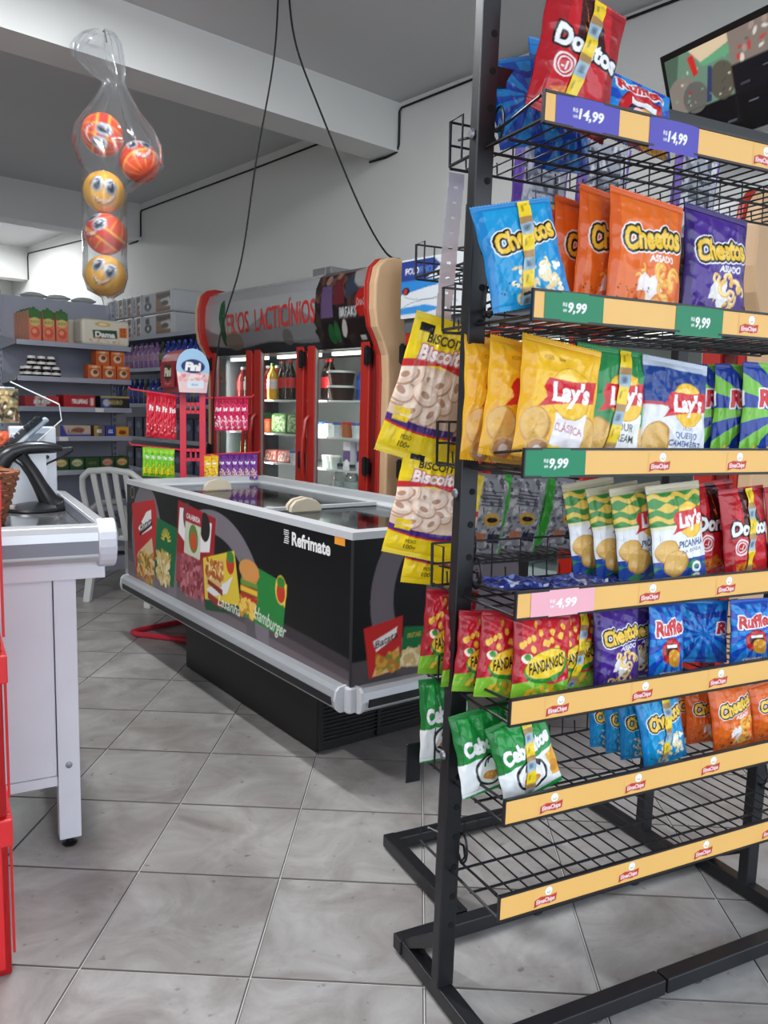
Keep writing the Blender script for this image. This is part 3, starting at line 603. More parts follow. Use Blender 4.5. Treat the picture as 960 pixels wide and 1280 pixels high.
def post(x, y, top, nm='post', par=rack, holes=True):
    b = MB().box(x-.022, x+.022, y-.016, y+.016, .045, top).shear(LEAN); o = b.build(nm, black, par, bevel=.003)
    if holes:
        h = MB(); z = .2
        while z < top-.1:
            h.lathe([(.0075, 0), (.0075, .0012)], 10, (0, 0, 0)); n = 20
            h.v[-n:] = [(x+.008+p[0], y-.0161-p[2], z+p[1]) for p in h.v[-n:]]; z += .0735
        h.shear(LEAN).build('post_holes', blackp if False else mat('hole_dark', (4, 4, 5), .9), o)['kind'] = 'stuff'
        q = MB()
        for z in (.62, 1.225, 1.985): q.lathe([(.009, 0), (.011, .004), (.008, .009)], 10); q.v[-30:] = [(x-.022-p[2], y+p[0], z+p[1]) for p in q.v[-30:]]
        q.shear(LEAN).build('bolts', bolt, o)['kind'] = 'stuff'
    return o
post(0, 0, 2.5); post(1.04, 0, 2.5)
def bar(nm, x0, x1, y0, y1, z0=.008, z1=.048, par=rack): return MB().box(x0, x1, y0, y1, z0, z1).build(nm, black, par, bevel=.003)
for x in (0, 1.04): bar('base_foot', x-.02, x+.02, -.235, .21)
bar('back_bar', -.025, 1.065, .17, .21, .01, .05); bar('front_bar', .022, .5, -.222, -.182, .01, .05); bar('front_bar', .506, 1.02, -.222, -.182, .01, .05)
for x, y in ((.42, .19), (.78, .19), (.3, -.2), (.62, -.2)): MB().lathe([(.016, 0), (.019, .004), (.012, .011)], 12, (x, y, 0)).build('levelling_foot', blackp, rack)
for x, k in ((0, 1), (1.04, -1)):
    MB().prism([(.015, .13), (.015, .165), (.175, .05), (.14, .048)], lambda a, b, d: (x+d, a, b), -.016, .016).build('gusset', black, rack)
MB().box(.02, 1.02, -.012, .016, 2.085, 2.125).shear(LEAN).build('cross_bar', black, rack)
def wires(z, fence, y0=-.212, y1=.13, par=rack, xw=WID, nm='wire_shelf'):
    b = MB(); r = .0023
    n = 25
    for i in range(n+1):
        x = i*xw/n
        p = [(x, y0, z+.002), (x, y1, z+.002)]
        if fence > .05: p += [(x, y1+.004, z+(fence if i % 2 == 0 else .03))]
        else: p += [(x, y1+.003, z+.03)]
        b.tube(p, r, 5)
    for yy in (y0, y0+.11, (y0+y1)/2+.03, y1): b.tube([(0, yy, z-.002), (xw, yy, z-.002)], .0034, 6)
    for q in ([fence*.5, fence] if fence > .05 else [.03]): b.tube([(0, y1+.006, z+q), (xw, y1+.006, z+q)], .0028, 6)
    if fence > .05:
        for x in (-.002, xw+.002): b.tube([(x, y1, z), (x, y1+.006, z+fence), (x, y1-.05, z+fence), (x, y1-.052, z)], .0028, 6)
    for x in (-.001, xw+.001): b.tube([(x, y1, z+.004), (x, y0, z+.004)], .0034, 6)
    for x in (.001, xw-.001):
        s = .034 if x < .5 else -.034
        b.tube([(x, .1, z+.052), (x+s*.9, .03, z+.05), (x+s, -.012, z+.055), (x+s*.8, -.03, z+.04), (x+s*.3, -.04, z+.034), (x, -.2, z+.05)], .0032, 6)
        b.tube([(x+s*.75, -.02+.02*math.cos(a), z+.055+.035*math.sin(a)) for a in np.linspace(.4, 5.6, 12)], .003, 5)
    b.shear(LEAN); o = b.build(nm, black, par, True); return o
for s, z in SHELF.items():
    sh = wires(z, .1 if s < 7 else .03); sh['kind'] = 'stuff'
    X = lambda x, zz: x+LEAN*zz
    rl = MB()
    rl.box(-.003, WID+.003, -.2155, -.211, z-.003, z+.055).box(-.003, WID+.003, -.219, -.211, z+.0515, z+.056).box(-.003, WID+.003, -.219, -.211, z-.004, z+.0005)
    for x in (-.004, WID+.0005): rl.box(x, x+.0035, -.219, -.211, z-.004, z+.056)
    rl.shear(LEAN).build('price_rail', black, sh)
    MB().box(0, WID, -.2167, -.2156, z+.001, z+.051).shear(LEAN).build('price_strip', yel, sh)
    first = True
    for x in [q for q in (.119, .356, .593, .83) if not any(a-.03 < q < b+.03 for a, b in TAGS.get(s, []))]:
        panel('logo_mark', LOGO, lambda a, t: (X(x-.033+a*.066, z), -.2172, z+.002+t*.048), 44, 32, sh)
    for i, (a0, a1) in enumerate(TAGS.get(s, [])):
        panel('price_tag', TAGC[s], lambda a, t: (X(a0+a*(a1-a0), z), -.2178-.004*math.sin(math.pi*a)*(1 if i else .4), z-.002-(.008 if i else 0)+t*(.056+(.006 if i else 0))), 84, 34, sh)
MB().box(-.045, -.005, .126, .13, .50, .60).build('side_plate', black, rack, bevel=.012)
# second rack frame standing behind, its shelves facing the wall
RR2 = RACKF @ Matrix.Translation((.215, .36, 0))
rack2 = thing('snack_rack', 'rear black rack bolted behind the snack rack, facing the wall', 'display rack', RR2)
post(0, 0, 1.95, 'post', rack2, False); post(.765, 0, 1.95, 'post', rack2, False)
for x in (-.025, .765): bar('base_foot', x-.02, x+.02, -.14, .31, par=rack2)
bar('back_bar', -.02, .785, .27, .31, .008, .046, rack2)
for x in (0, .765): MB().box(x-.024, x-.0205, -.13, -.06, .012, .05).build('joint_plate', black, rack2)
for z in (.985, 1.80):
    wires(z, .1, .0, .32, rack2, .765)['kind'] = 'stuff'
# clear hanging strip with slots
cs = MB(); 
for i in range(13):
    z = 1.98-i*.036; x = .085-.0022*i; cs.box(x-.022, x+.022, -.0006, .0006, z-.03, z); cs.box(x-.022, x-.006, -.0006, .0006, z-.036, z-.03); cs.box(x+.006, x+.022, -.0006, .0006, z-.036, z-.03)
o = cs.shear(LEAN).build('clip_strip', clear_mat('clear_plastic', (235, 232, 238), .3, .15, .1, .55), None, M=RACKF @ Matrix.Translation((0, .245, 0)))
tag(o, 'clear slotted hanging strip behind the rack post', 'hanging strip')

# ================================================================ CHEST FREEZER
FZ = {"batata": [[2.281, 0.838], [1.924, 0.898], [1.891, 0.831], [1.913, 0.483], [2.218, 0.41]], "batata_white": [[2.049, 0.813], [1.974, 0.835], [1.965, 0.734], [2.117, 0.678], [2.18, 0.706]], "batata_food": [[2.186, 0.566], [1.967, 0.68], [1.913, 0.483], [2.204, 0.422]], "poly": [[1.891, 0.805], [1.591, 0.778], [1.662, 0.455], [1.937, 0.483]], "polyfood": [[1.898, 0.588], [1.714, 0.596], [1.673, 0.465], [1.924, 0.494]], "polysun": [[1.801, 0.703], [1.711, 0.699], [1.724, 0.654], [1.814, 0.654]], "saus": [[1.588, 0.928], [1.138, 0.887], [1.156, 0.725], [1.239, 0.476], [1.628, 0.504]], "sauswhite": [[1.568, 0.893], [1.416, 0.893], [1.182, 0.855], [1.21, 0.716], [1.419, 0.684], [1.591, 0.762]], "saustag": [[1.486, 0.894], [1.301, 0.875], [1.322, 0.659], [1.52, 0.668]], "sausmeat": [[1.604, 0.655], [1.351, 0.679], [1.266, 0.629], [1.286, 0.475], [1.628, 0.516]], "las": [[1.284, 0.677], [0.944, 0.765], [0.871, 0.489], [1.258, 0.433]], "lasy": [[1.052, 0.741], [0.944, 0.765], [0.887, 0.566], [1.01, 0.579]], "lasg": [[1.267, 0.478], [0.887, 0.522], [0.879, 0.48], [1.258, 0.425]], "lasfood": [[1.256, 0.654], [1.044, 0.704], [1.078, 0.566], [1.248, 0.553]], "lasplate": [[1.248, 0.534], [1.035, 0.601], [0.96, 0.644], [1.018, 0.551], [1.212, 0.501]], "ham": [[0.88, 0.742], [0.464, 0.697], [0.5, 0.472], [0.871, 0.485]], "hamy": [[0.551, 0.704], [0.464, 0.697], [0.482, 0.597], [0.53, 0.638]], "bun": [[0.864, 0.719], [0.75, 0.731], [0.698, 0.691], [0.749, 0.629], [0.864, 0.625]], "patty": [[0.88, 0.63], [0.72, 0.642], [0.719, 0.589], [0.88, 0.579]], "fries": [[0.887, 0.57], [0.719, 0.589], [0.748, 0.519], [0.855, 0.503]], "swirl1": [[2.019, 0.955], [1.839, 0.997], [1.889, 0.897], [1.962, 0.823]], "gloss": [[1.155, 0.915], [0.953, 0.884], [0.841, 0.737], [0.888, 0.766]], "refri": [[0.436, 0.9], [0.14, 0.875]], "refb": [[0.494, 0.886], [0.448, 0.866]], "orange": [[0.115, 0.947], [0.047, 0.948], [0.046, 0.919], [0.114, 0.918]], "skirt": [[2.337, 0.494], [0.887, 0.474], [0.014, 0.428], [0.0, 0.327], [2.358, 0.331]], "logo2": [[2.264, 0.919]], "txt_h": [[0.719, 0.533], [0.507, 0.491]], "txt_l": [[1.095, 0.498], [0.879, 0.506]], "txt_b": [[2.195, 0.667], [1.964, 0.756]]}
EZ = {"stripe1": [[0.129, 0.969], [0.232, 0.974], [0.186, 0.887], [0.167, 0.799], [0.178, 0.677], [0.224, 0.548], [0.086, 0.568], [0.054, 0.692], [0.055, 0.81], [0.081, 0.896]], "stripe2": [[0.345, 0.843], [0.448, 0.865], [0.462, 0.544], [0.377, 0.62], [0.302, 0.739], [0.307, 0.8]], "bat": [[0.053, 0.615], [0.232, 0.642], [0.227, 0.438], [0.083, 0.423]], "batw": [[0.097, 0.561], [0.207, 0.603], [0.204, 0.566], [0.113, 0.519]], "batf": [[0.114, 0.467], [0.217, 0.524], [0.227, 0.438], [0.097, 0.427]], "pol": [[0.241, 0.598], [0.339, 0.587], [0.344, 0.44], [0.219, 0.446]], "polf": [[0.233, 0.509], [0.322, 0.507], [0.337, 0.429], [0.223, 0.445]], "sk": [[0.025, 0.458], [0.363, 0.479], [0.367, 0.372], [0.009, 0.385]], "marks": [[0.268, 0.923], [0.318, 0.919], [0.321, 0.845]]}
fr = thing('chest_freezer', 'long black island freezer with food pictures and sliding glass lids', 'freezer', FREEZ)
FL_, FW, FH = 2.36, .90, .972
frb = mat('freezer_black', (14, 14, 16), .4, var=.1)
liner = mat('freezer_liner', (232, 235, 238), .5)
b = MB().box(0, FL_, -.05, 0, .31, .945).box(0, FL_, -FW, -FW+.05, .31, .945).box(0, .05, -FW+.05, -.05, .31, .945).box(FL_-.05, FL_, -FW+.05, -.05, .31, .945).box(.05, FL_-.05, -FW+.05, -.05, .31, .36)
b.build('cabinet', frb, fr)
MB().box(.05, FL_-.05, -FW+.05, -.05, .36, .82).build('inner_liner', liner, fr)  # liner shaped as a raised pale block so the lids look lighter
rimm = mat('freezer_rim', (206, 209, 212), .4, .15)
b = MB()
for x0, x1, y0, y1 in ((-.004, FL_+.004, -.06, .004), (-.004, FL_+.004, -FW-.004, -FW+.06), (-.004, .06, -FW+.06, -.06), (FL_-.06, FL_+.004, -FW+.06, -.06)): b.box(x0, x1, y0, y1, .945, FH)
b.build('top_rim', rimm, fr)
b = MB()
for x0, x1, y0, y1 in ((.05, FL_-.05, -.06, -.05), (.05, FL_-.05, -FW+.05, -FW+.06), (.05, .06, -FW+.06, -.06), (FL_-.06, FL_-.05, -FW+.06, -.06)): b.box(x0, x1, y0, y1, .87, .945)
b.build('rim_lining', mat('white_lining', (226, 229, 231), .45), fr)
b = MB()
for y0, y1 in ((-.075, -.06), (-FW+.06, -FW+.075)): b.box(.06, FL_-.06, y0, y1, .90, .928)
b.build('lid_rails', rimm, fr)
lidg = clear_mat('lid_glass', (222, 228, 228), .22, .05, .1)
hm = mat('beige_plastic', (214, 200, 176), .45)
for i, (x0, x1, z, hx) in enumerate(((.07, 1.1, .915, .93), (1.0, 2.29, .928, 1.9))):
    g = MB().box(x0+.03, x1-.03, -FW+.075, -.075, z, z+.005).build('glass_lid', lidg, fr)
    q = MB().box(x0, x0+.03, -FW+.075, -.075, z-.004, z+.011).build('lid_bar', rimm, g); MB().box(x1-.03, x1, -FW+.075, -.075, z-.004, z+.011).build('lid_bar', rimm, g)
    prof = [(-.085, 0), (.085, 0), (.08, .02), (.055, .038), (0, .046), (-.055, .038), (-.08, .02)]
    for k, dx in enumerate((0, .07) if i == 0 else (0,)):
        MB().prism(prof, lambda a, c, d: (hx+dx+d, -.36-k*.02+a, z+.009+c*1.4), -.012, .012).build('lid_handle', hm, g, bevel=.003)
# long front print
def fx(p): return ((FL_-p[0])/FL_, (.945-p[1])/FL_)
def fpoly(c, k, colr, al=1.0): c.poly([fx(p) for p in FZ[k]], colr, al)
H_ = (.945-.405)/FL_
c = Canvas(1410, int(1410*H_), (17, 17, 20), H_); G1, G2 = (62, 56, 62), (84, 78, 84)
c.put((c.Y > H_*.62+.06*np.sin(c.X*3+.5)*0+.0) & (c.Y > .135+.05*c.X), (58, 52, 56)); c.put((c.Y > .16+.045*c.X), (84, 76, 80)); c.put((c.Y > .19+.03*c.X), (108, 98, 102))
c.ell(.5, .22, .24, .21, (122, 114, 122), ring=.22); c.ell(.13, .12, .1, .13, (112, 106, 112), ring=.3); c.poly([(.63, .16), (.66, .16), (.7, .24), (.66, .24)], (92, 86, 92))
fpoly(c, 'batata', (190, 34, 40)); fpoly(c, 'batata_food', (214, 190, 150)); fpoly(c, 'batata_white', (240, 236, 236)); x, y = fx((2.08, .56)); c.speck(70, x-.05, y-.01, x+.06, y+.06, .004, .012, [(214, 170, 80), (190, 130, 50), (160, 96, 40), (120, 140, 50)], 1)
x, y = fx((2.06, .745)); c.text('Batata', x, y, .022, (40, 20, 24), -.35, .3, .02, .085); c.line([(x-.04, y+.03), (x+.04, y-.005)], .006, (40, 20, 24))
fpoly(c, 'poly', (18, 104, 62)); x, y = fx((1.8, .53)); c.speck(90, x-.04, y-.035, x+.035, y+.03, .006, .013, [(232, 214, 170), (214, 190, 130), (196, 166, 100)], 2)
x, y = fx((1.76, .69)); 
for a in np.linspace(3.3, 6.1, 9): c.line([(x+.012*math.cos(a), y+.012*math.sin(a)), (x+.028*math.cos(a), y+.028*math.sin(a))], .004, (214, 190, 60))
c.text('FRITAS', x, y+.03, .014, (190, 170, 60), .1, 0, .02, .06)
fpoly(c, 'saus', (160, 32, 42)); fpoly(c, 'sauswhite', (236, 232, 232)); x, y = fx((1.38, .83)); c.ell(x-.04, y-.01, .022, .03, (120, 60, 66)); c.ell(x+.05, y, .025, .03, (40, 30, 30)); fpoly(c, 'sausmeat', (150, 66, 76)); x, y = fx((1.44, .58)); c.speck(150, x-.05, y-.03, x+.06, y+.05, .005, .012, [(168, 84, 92), (128, 48, 60), (190, 120, 124)], 4)
fpoly(c, 'saustag', (206, 206, 186)); x, y = fx((1.4, .86)); c.poly([(x-.04, y-.016), (x+.045, y-.012), (x+.042, y+.016), (x-.042, y+.012)], (160, 34, 44)); c.ell(x, y+.045, .024, .03, (90, 130, 60)); c.ell(x, y+.05, .016, .02, (200, 80, 40)); c.text('CALABRESA', x, y+.001, .011, WH, .06, 0, .01, .07)
fpoly(c, 'las', (226, 196, 60)); fpoly(c, 'lasg', (24, 74, 48)); fpoly(c, 'lasplate', (226, 226, 226)); fpoly(c, 'lasfood', (214, 178, 116)); x, y = fx((1.16, .63)); c.speck(90, x-.035, y-.02, x+.04, y+.012, .004, .01, [(196, 120, 60), (236, 206, 140), (170, 90, 40)], 5); c.poly([(x-.03, y+.02), (x+.04, y+.03), (x+.04, y+.042), (x-.03, y+.03)], (140, 40, 36)); c.poly([(x-.03, y+.045), (x+.035, y+.055), (x+.035, y+.07), (x-.03, y+.06)], (150, 44, 38))
x, y = fx((.985, .7)); c.ell(x, y, .018, .022, (200, 60, 40)); c.ell(x, y-.012, .016, .012, (60, 130, 50)); x, y = fx((1.0, .502)); c.text('Lasanha', x, y, .022, (240, 240, 230), .03, .35, .0, .1)
fpoly(c, 'ham', (40, 132, 60)); fpoly(c, 'hamy', (240, 204, 70)); fpoly(c, 'fries', (224, 176, 70)); fpoly(c, 'patty', (120, 60, 34)); fpoly(c, 'bun', (206, 134, 66)); x, y = fx((.8, .69)); c.ell(x, y-.004, .04, .02, (216, 148, 80)); x, y = fx((.8, .61)); c.rect(x-.034, y-.004, x+.034, y+.006, (240, 190, 60)); c.rect(x-.034, y-.016, x+.034, y-.008, (100, 150, 60)); c.rect(x-.034, y+.01, x+.034, y+.02, (190, 50, 40)); c.speck(60, x-.036, y+.02, x+.03, y+.05, .003, .009, [(240, 200, 90), (200, 140, 50)], 6)
x, y = fx((.515, .665)); c.ell(x, y, .02, .026, (236, 206, 80)); c.ell(x, y+.004, .015, .019, (200, 56, 40)); c.ell(x, y-.014, .014, .01, (60, 130, 50)); x, y = fx((.61, .515)); c.text('Hamburger', x, y, .026, (240, 240, 230), .1, .35, .0, .12)
x, y = fx((2.27, .905)); c.arc(x, y, .014, 0, 6.3, .002, (150, 150, 150)); c.text('*', x, y-.02, .03, (150, 150, 150))
panel('front_print', c, lambda s, t: (FL_*(1-s), .0012, .405+t*.54), 470, 108, fr, printg)
# end print
He = (.945-.405)/FW
c = Canvas(560, int(560*He), (17, 17, 20), He); ex_ = lambda p: (p[0]/FW, (.945-p[1])/FW)
c.ell(.62, .26, .53, .46, (112, 104, 112), ring=.22); c.ell(.66, .26, .28, .32, (104, 96, 104)); c.put(c.Y > .5-.0*c.X, (84, 76, 78), .85)
for k, colr in (('bat', (196, 40, 40)), ('batw', (242, 238, 236)), ('batf', (226, 190, 130)), ('pol', (22, 110, 60)), ('polf', (222, 196, 140))): c.poly([ex_(p) for p in EZ[k]], colr)
x, y = ex_((.155, .56)); c.text('Batata', x, y, .032, (60, 20, 24), -.3, .3, .02, .12); x, y = ex_((.165, .475)); c.speck(60, x-.05, y-.03, x+.06, y+.04, .008, .02, [(214, 160, 60), (190, 120, 50), (130, 140, 60)], 3); x, y = ex_((.28, .475)); c.speck(60, x-.05, y-.03, x+.05, y+.03, .01, .02, [(236, 216, 170), (206, 176, 120)], 4); x, y = ex_((.29, .56)); c.text('FRITAS', x, y, .02, (200, 180, 70), 0, 0, .02, .07)
x, y = ex_((.29, .9))
for i in range(5):
    for j in range(5): c.rect(x-.03+j*.013+(i % 2)*.004, y+i*.024, x-.022+j*.013+(i % 2)*.004, y+i*.024+.006, (230, 230, 230))
panel('end_print', c, lambda s, t: (-.0012, -FW*s, .405+t*.54), 190, 114, fr, printg)
lettering('brand_lettering', 'Refrimate', .052, lambda x, y: (.285-x, .0022, .893+y), mat('white_vinyl', (240, 240, 240), .5), fr, .035, 0, .285)
for i in range(7): MB().box(.455-.004*(i % 2), .492-.006*i*(i < 4)*.5, .0012, .002, .866+i*.0085, .8695+i*.0085).build('brand_stripe', MATS['white_vinyl'], fr)
MB().box(.047, .115, .0012, .0025, .916, .95).build('orange_sticker', mat('orange_sticker', (244, 160, 50), .5), fr)
# bumpers
def bumper(nm, ax, a0, a1, out):
    prof = [(0, .31), (.03, .312), (.044, .325), (.05, .355), (.044, .388), (.03, .402), (0, .405)]
    f = (lambda p, q, d: (d, out*p, q)) if ax == 'x' else (lambda p, q, d: (out*p, d, q))
    o = MB().prism(prof, f, a0, a1).build(nm, mat('bumper_alu', (196, 199, 204), .32, .55), fr)
    MB().prism([(.040, .333), (.0525, .333), (.0525, .362), (.040, .362)], f, a0+.02, a1-.035 if ax == 'x' else a1-.02).build('bumper_insert', blackp, o)
    for e0, e1 in ((a0-.012, a0), (a1, a1+.012)): MB().prism([(p*1.06, .3575+(q-.3575)*1.06) for p, q in prof], f, e0, e1).build('end_cap', mat('grey_plastic', (196, 197, 202), .5), o)
bumper('front_bumper', 'x', .03, FL_-.01, 1); bumper('end_bumper', 'y', -FW+.01, -.03, -1)
MB().box(-.005, .003, -.003, .005, .41, .945).build('corner_post', mat('dark_trim', (40, 40, 44), .4), fr); MB().prism([(.02, -.03), (-.012, -.03), (-.016, .006), (-.006, .016), (.03, .012), (.03, -.03)], lambda a, c, d: (a, c, d), .308, .404).build('corner_cap', mat('grey_plastic', (196, 197, 202), .5), fr, bevel=.006)
MB().box(.35, 1.69, -.68, -.08, .01, .312).build('base', mat('base_black', (12, 12, 13), .5), fr)
gr = MB()
for i in range(15): gr.box(.336, .341, -.66, -.1, .05+i*.0165, .055+i*.0165)
o = gr.build('grille', mat('grille_black', (34, 32, 32), .5), fr); o['kind'] = 'stuff'
for y in (-.67, -.38, -.09): MB().box(.332, .35, y-.008, y+.008, .02, .312).build('grille_upright', MATS['base_black'], fr)
MB().box(FL_-.35, FL_-.27, -.75, -.68, 0, .31).build('rear_leg', MATS['base_black'], fr)

# ================================================================ DISPLAY FRIDGES
wood = mat('pale_wood_edge', (214, 176, 136), .5, var=.12, scale=3)
redf = mat('fridge_red', (176, 38, 28), .35); inner = mat('fridge_inner', (206, 212, 214), .5); dgrey = mat('fridge_grey', (88, 92, 96), .45)
hmetal = mat('header_metal', attr=True, rough=.22, metal=.55)
whm = mat('white_shelf', (222, 226, 228), .45); lampm = mat('fridge_lamp', (255, 252, 244), .5, emit=2.0)
HP = [(-.03, 1.80), (-.07, 1.87), (-.10, 1.97), (-.105, 2.08), (-.095, 2.18), (-.06, 2.255), (-.01, 2.285)]
def hp(t):
    k = t*(len(HP)-1); i = min(len(HP)-2, int(k)); a = k-i
    return (HP[i][0]*(1-a)+HP[i+1][0]*a, HP[i][1]*(1-a)+HP[i+1][1]*a)
DOORS = [(.006, .604, 1), (.636, 1.244, -1), (1.29, 1.928, -1)]
def fridge(x0, y0, label, head, ends=2):
    f = thing('display_fridge', label, 'fridge', ROOM @ Matrix.Translation((x0, y0, 0)))
    b = MB().box(.0, .05, .02, .6, .05, 1.8).box(1.985, 2.035, .02, .6, .05, 1.8).box(0, 2.035, .6, .64, .05, 2.28).box(0, 2.035, 0, .6, 1.8, 1.84).box(0, 2.035, -.0, .6, .05, .28)
    b.build('cabinet', dgrey, f); MB().box(.05, 1.985, .58, .6, .28, 1.8).build('back_liner', inner, f)
    for x in (.62, 1.267): MB().box(x-.012, x+.012, .0, .05, .28, 1.8).build('mullion', redf, f)
    MB().box(1.93, 1.985, -.02, .02, .05, 1.83).build('side_stile', mat('fridge_dark_red', (110, 30, 28), .4), f)
    # wooden end panels with a red front edge
    pr = [(.6, .03), (.6, 2.285)]+[(.0, 2.315), (-.07, 2.30), (-.125, 2.25), (-.15, 2.15), (-.15, 2.0), (-.13, 1.9), (-.08, 1.82), (-.045, 1.74), (-.035, 1.6), (-.035, .03)]
    for xa, xb, s in ((-.05, .0, -1), (2.03, 2.095, 1))[2-ends:]:
        MB().prism(pr, lambda a, c, d: (d, a, c), xa, xb).build('end_panel', wood, f, bevel=.012)
        pe = [(p[0]-.012, p[1]+(.006 if p[1] > 2.2 else 0)) for p in pr[1:]]
        q = pe+[(p[0]+.03, p[1]-.02) for p in reversed(pe)]
        xr = (xb, xb+.025) if s < 0 else (xa-.035, xa)
        MB().prism(pr, lambda a, c, d: (d, a-.006, c+.003), *xr).build('edge_trim', redf, f, bevel=.008)
    for x in (2.03, -.03): pass
    MB().box(0, 2.035, -.0, .6, 1.84, 2.27).build('canopy', dgrey, f)
    head(f)
    for i, (a, c, s) in enumerate(DOORS):
        d = MB().box(a, a+.082, -.045, -.005, .3, 1.885).box(c-.082, c, -.045, -.005, .3, 1.885).box(a+.082, c-.082, -.045, -.005, .3, .39).box(a+.082, c-.082, -.045, -.005, 1.822, 1.885).build('door', redf, f, bevel=.006)
        MB().box(a+.08, c-.08, -.03, -.022, .385, 1.825).build('pane', glass, d)
        q = MB()
        for e in (a+.078, c-.088): q.box(e, e+.01, -.036, -.02, .385, 1.825)
        q.build('seal_strip', mat('seal_alu', (170, 172, 170), .35, .5), d)
        hx = c-.03 if s > 0 else a+.03
        MB().tube([(hx, -.045, 1.36), (hx, -.075, 1.33), (hx, -.098, 1.2), (hx, -.102, 1.1), (hx, -.095, .98), (hx, -.07, .88), (hx, -.045, .86)], .014, 8).build('handle', redf, d, True)
        hi = c if s < 0 else a
        for z in (1.74, 1.06, .45): MB().box(hi-.03, hi+.03, -.062, -.045, z-.05, z+.05).box(hi-.012, hi+.012, -.07, -.06, z-.06, z+.06).build('hinge', blackp, d)
    for i in range(3):
        xa = .05+i*.645+.01; xb = xa+.625
        for z in (.55, .78, 1.0, 1.22, 1.47):
            MB().box(xa, xb, .1, .57, z-.012, z).build('shelf', whm, f)
        MB().box(xa+.06, xb-.06, .07, .095, 1.765, 1.79).build('lamp_tube', lampm, f)
    return f
def lamp(name, kind, M, power, sx, sy=None, colr=(1, .97, .92)):
    l = bpy.data.lights.new(name, 'AREA'); l.energy = power; l.color = colr; l.shape = 'RECTANGLE'; l.size = sx; l.size_y = sy or sx
    o = bpy.data.objects.new(name, l); COL.objects.link(o); o.matrix_world = M; return o
FX, FY = -5.77, 3.35
def head_main(f):
    c = Canvas(720, 180, (196, 198, 200), .25); c.put(c.Y > .15+.03*np.sin(c.X*9), (150, 152, 154)); c.put(c.Y > .215-.008*np.cos(c.X*14), (64, 66, 70)); c.put((c.Y < .03), (214, 216, 218))  # grey bands paint the metal's reflection gradient into the colour
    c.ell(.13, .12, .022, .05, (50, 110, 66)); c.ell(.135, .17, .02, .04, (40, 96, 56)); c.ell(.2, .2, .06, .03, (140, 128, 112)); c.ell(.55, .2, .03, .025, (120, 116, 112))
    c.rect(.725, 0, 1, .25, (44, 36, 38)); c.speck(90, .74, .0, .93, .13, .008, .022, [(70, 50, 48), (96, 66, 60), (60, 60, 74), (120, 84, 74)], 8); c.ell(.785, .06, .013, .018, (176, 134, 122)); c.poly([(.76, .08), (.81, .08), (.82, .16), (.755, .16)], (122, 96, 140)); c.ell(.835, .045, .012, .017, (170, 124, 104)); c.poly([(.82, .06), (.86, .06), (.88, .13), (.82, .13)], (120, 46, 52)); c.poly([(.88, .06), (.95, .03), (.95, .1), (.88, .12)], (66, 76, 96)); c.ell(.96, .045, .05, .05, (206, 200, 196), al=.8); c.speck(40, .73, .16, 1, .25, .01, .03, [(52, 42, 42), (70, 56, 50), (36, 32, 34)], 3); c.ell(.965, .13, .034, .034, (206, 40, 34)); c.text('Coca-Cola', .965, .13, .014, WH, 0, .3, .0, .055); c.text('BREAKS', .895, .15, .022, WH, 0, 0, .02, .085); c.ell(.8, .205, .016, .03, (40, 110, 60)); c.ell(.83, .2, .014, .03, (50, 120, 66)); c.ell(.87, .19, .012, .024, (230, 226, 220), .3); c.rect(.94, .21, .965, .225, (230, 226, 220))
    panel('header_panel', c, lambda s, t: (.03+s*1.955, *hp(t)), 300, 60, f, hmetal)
    def hl(x, y):
        yy, zz = hp(min(1, max(0, (y-1.80)/.485))); return (x, yy-.004, zz)
    lettering('header_lettering', 'FRIOS  LACTICÍNIOS', .115, lambda x, y: hl(.90+x, 2.01+.02*x+y), mat('red_vinyl', (196, 36, 30), .4), f, .012, 0, 1.1)
def head_polo(f):
    c = Canvas(600, 100, (216, 220, 224), .1667)
    c.poly([(0, 0), (.13, 0), (.16, .02), (.1, .06), (0, .08)], (40, 62, 140)); c.poly([(0, .06), (.12, .06), (.2, .075), (.1, .085), (0, .1)], (40, 130, 204)); c.poly([(.0, .14), (.1, .135), (.17, .15), (.1, .16), (0, .16)], (50, 140, 210)); c.ell(.02, .09, .016, .012, (30, 20, 24)); c.ell(.018, .09, .008, .008, (200, 40, 40))
    c.arc(.1, .09, .1, .2, 2.6, .002, (110, 130, 150), .03); c.arc(.12, .15, .12, 3.4, 5.8, .002, (110, 130, 150), .03); c.rect(.4, .03, .95, .12, (196, 214, 230))
    c.text('POLO', .045, .03, .018, WH, 0, 0, .02, .055); c.text('FRIO', .1, .03, .018, (90, 130, 200), 0, 0, .02, .05)
    panel('header_panel', c, lambda s, t: (.0+s*2.0, .0-.08, 1.95+t*.31), 300, 50, f); MB().box(.0, 2.0, -.078, .02, 1.94, 2.27).build('header_box', whm, f); MB().box(.0, 2.0, -.05, 0, 1.86, 1.94).build('header_base', dgrey, f)
f1 = fridge(FX, FY, 'red three door glass fridge with curved metal header and pale wood ends', head_main)
f2 = fridge(FX+2.22, FY+.02, 'red glass door fridge with white and blue header beyond the snack rack', head_polo, 1)
for xx in (.075, .62, 1.267, 1.96): lamp('fridge_light', 'AREA', ROOM @ Matrix.Translation((FX+xx, FY+.07, 1.06)) @ Matrix.Rotation(R(90), 4, 'X'), 3.2, .03, 1.4)
tag(MB().box(-4.76, -4.55, 3.55, 3.75, 2.33, 2.39).box(-4.7, -4.6, 3.54, 3.55, 2.335, 2.385).build('junction_box', mat('galvanised_box', (150, 152, 154), .4, .5), None, M=ROOM, bevel=.004), 'small grey metal box on top of the red fridge', 'metal box')
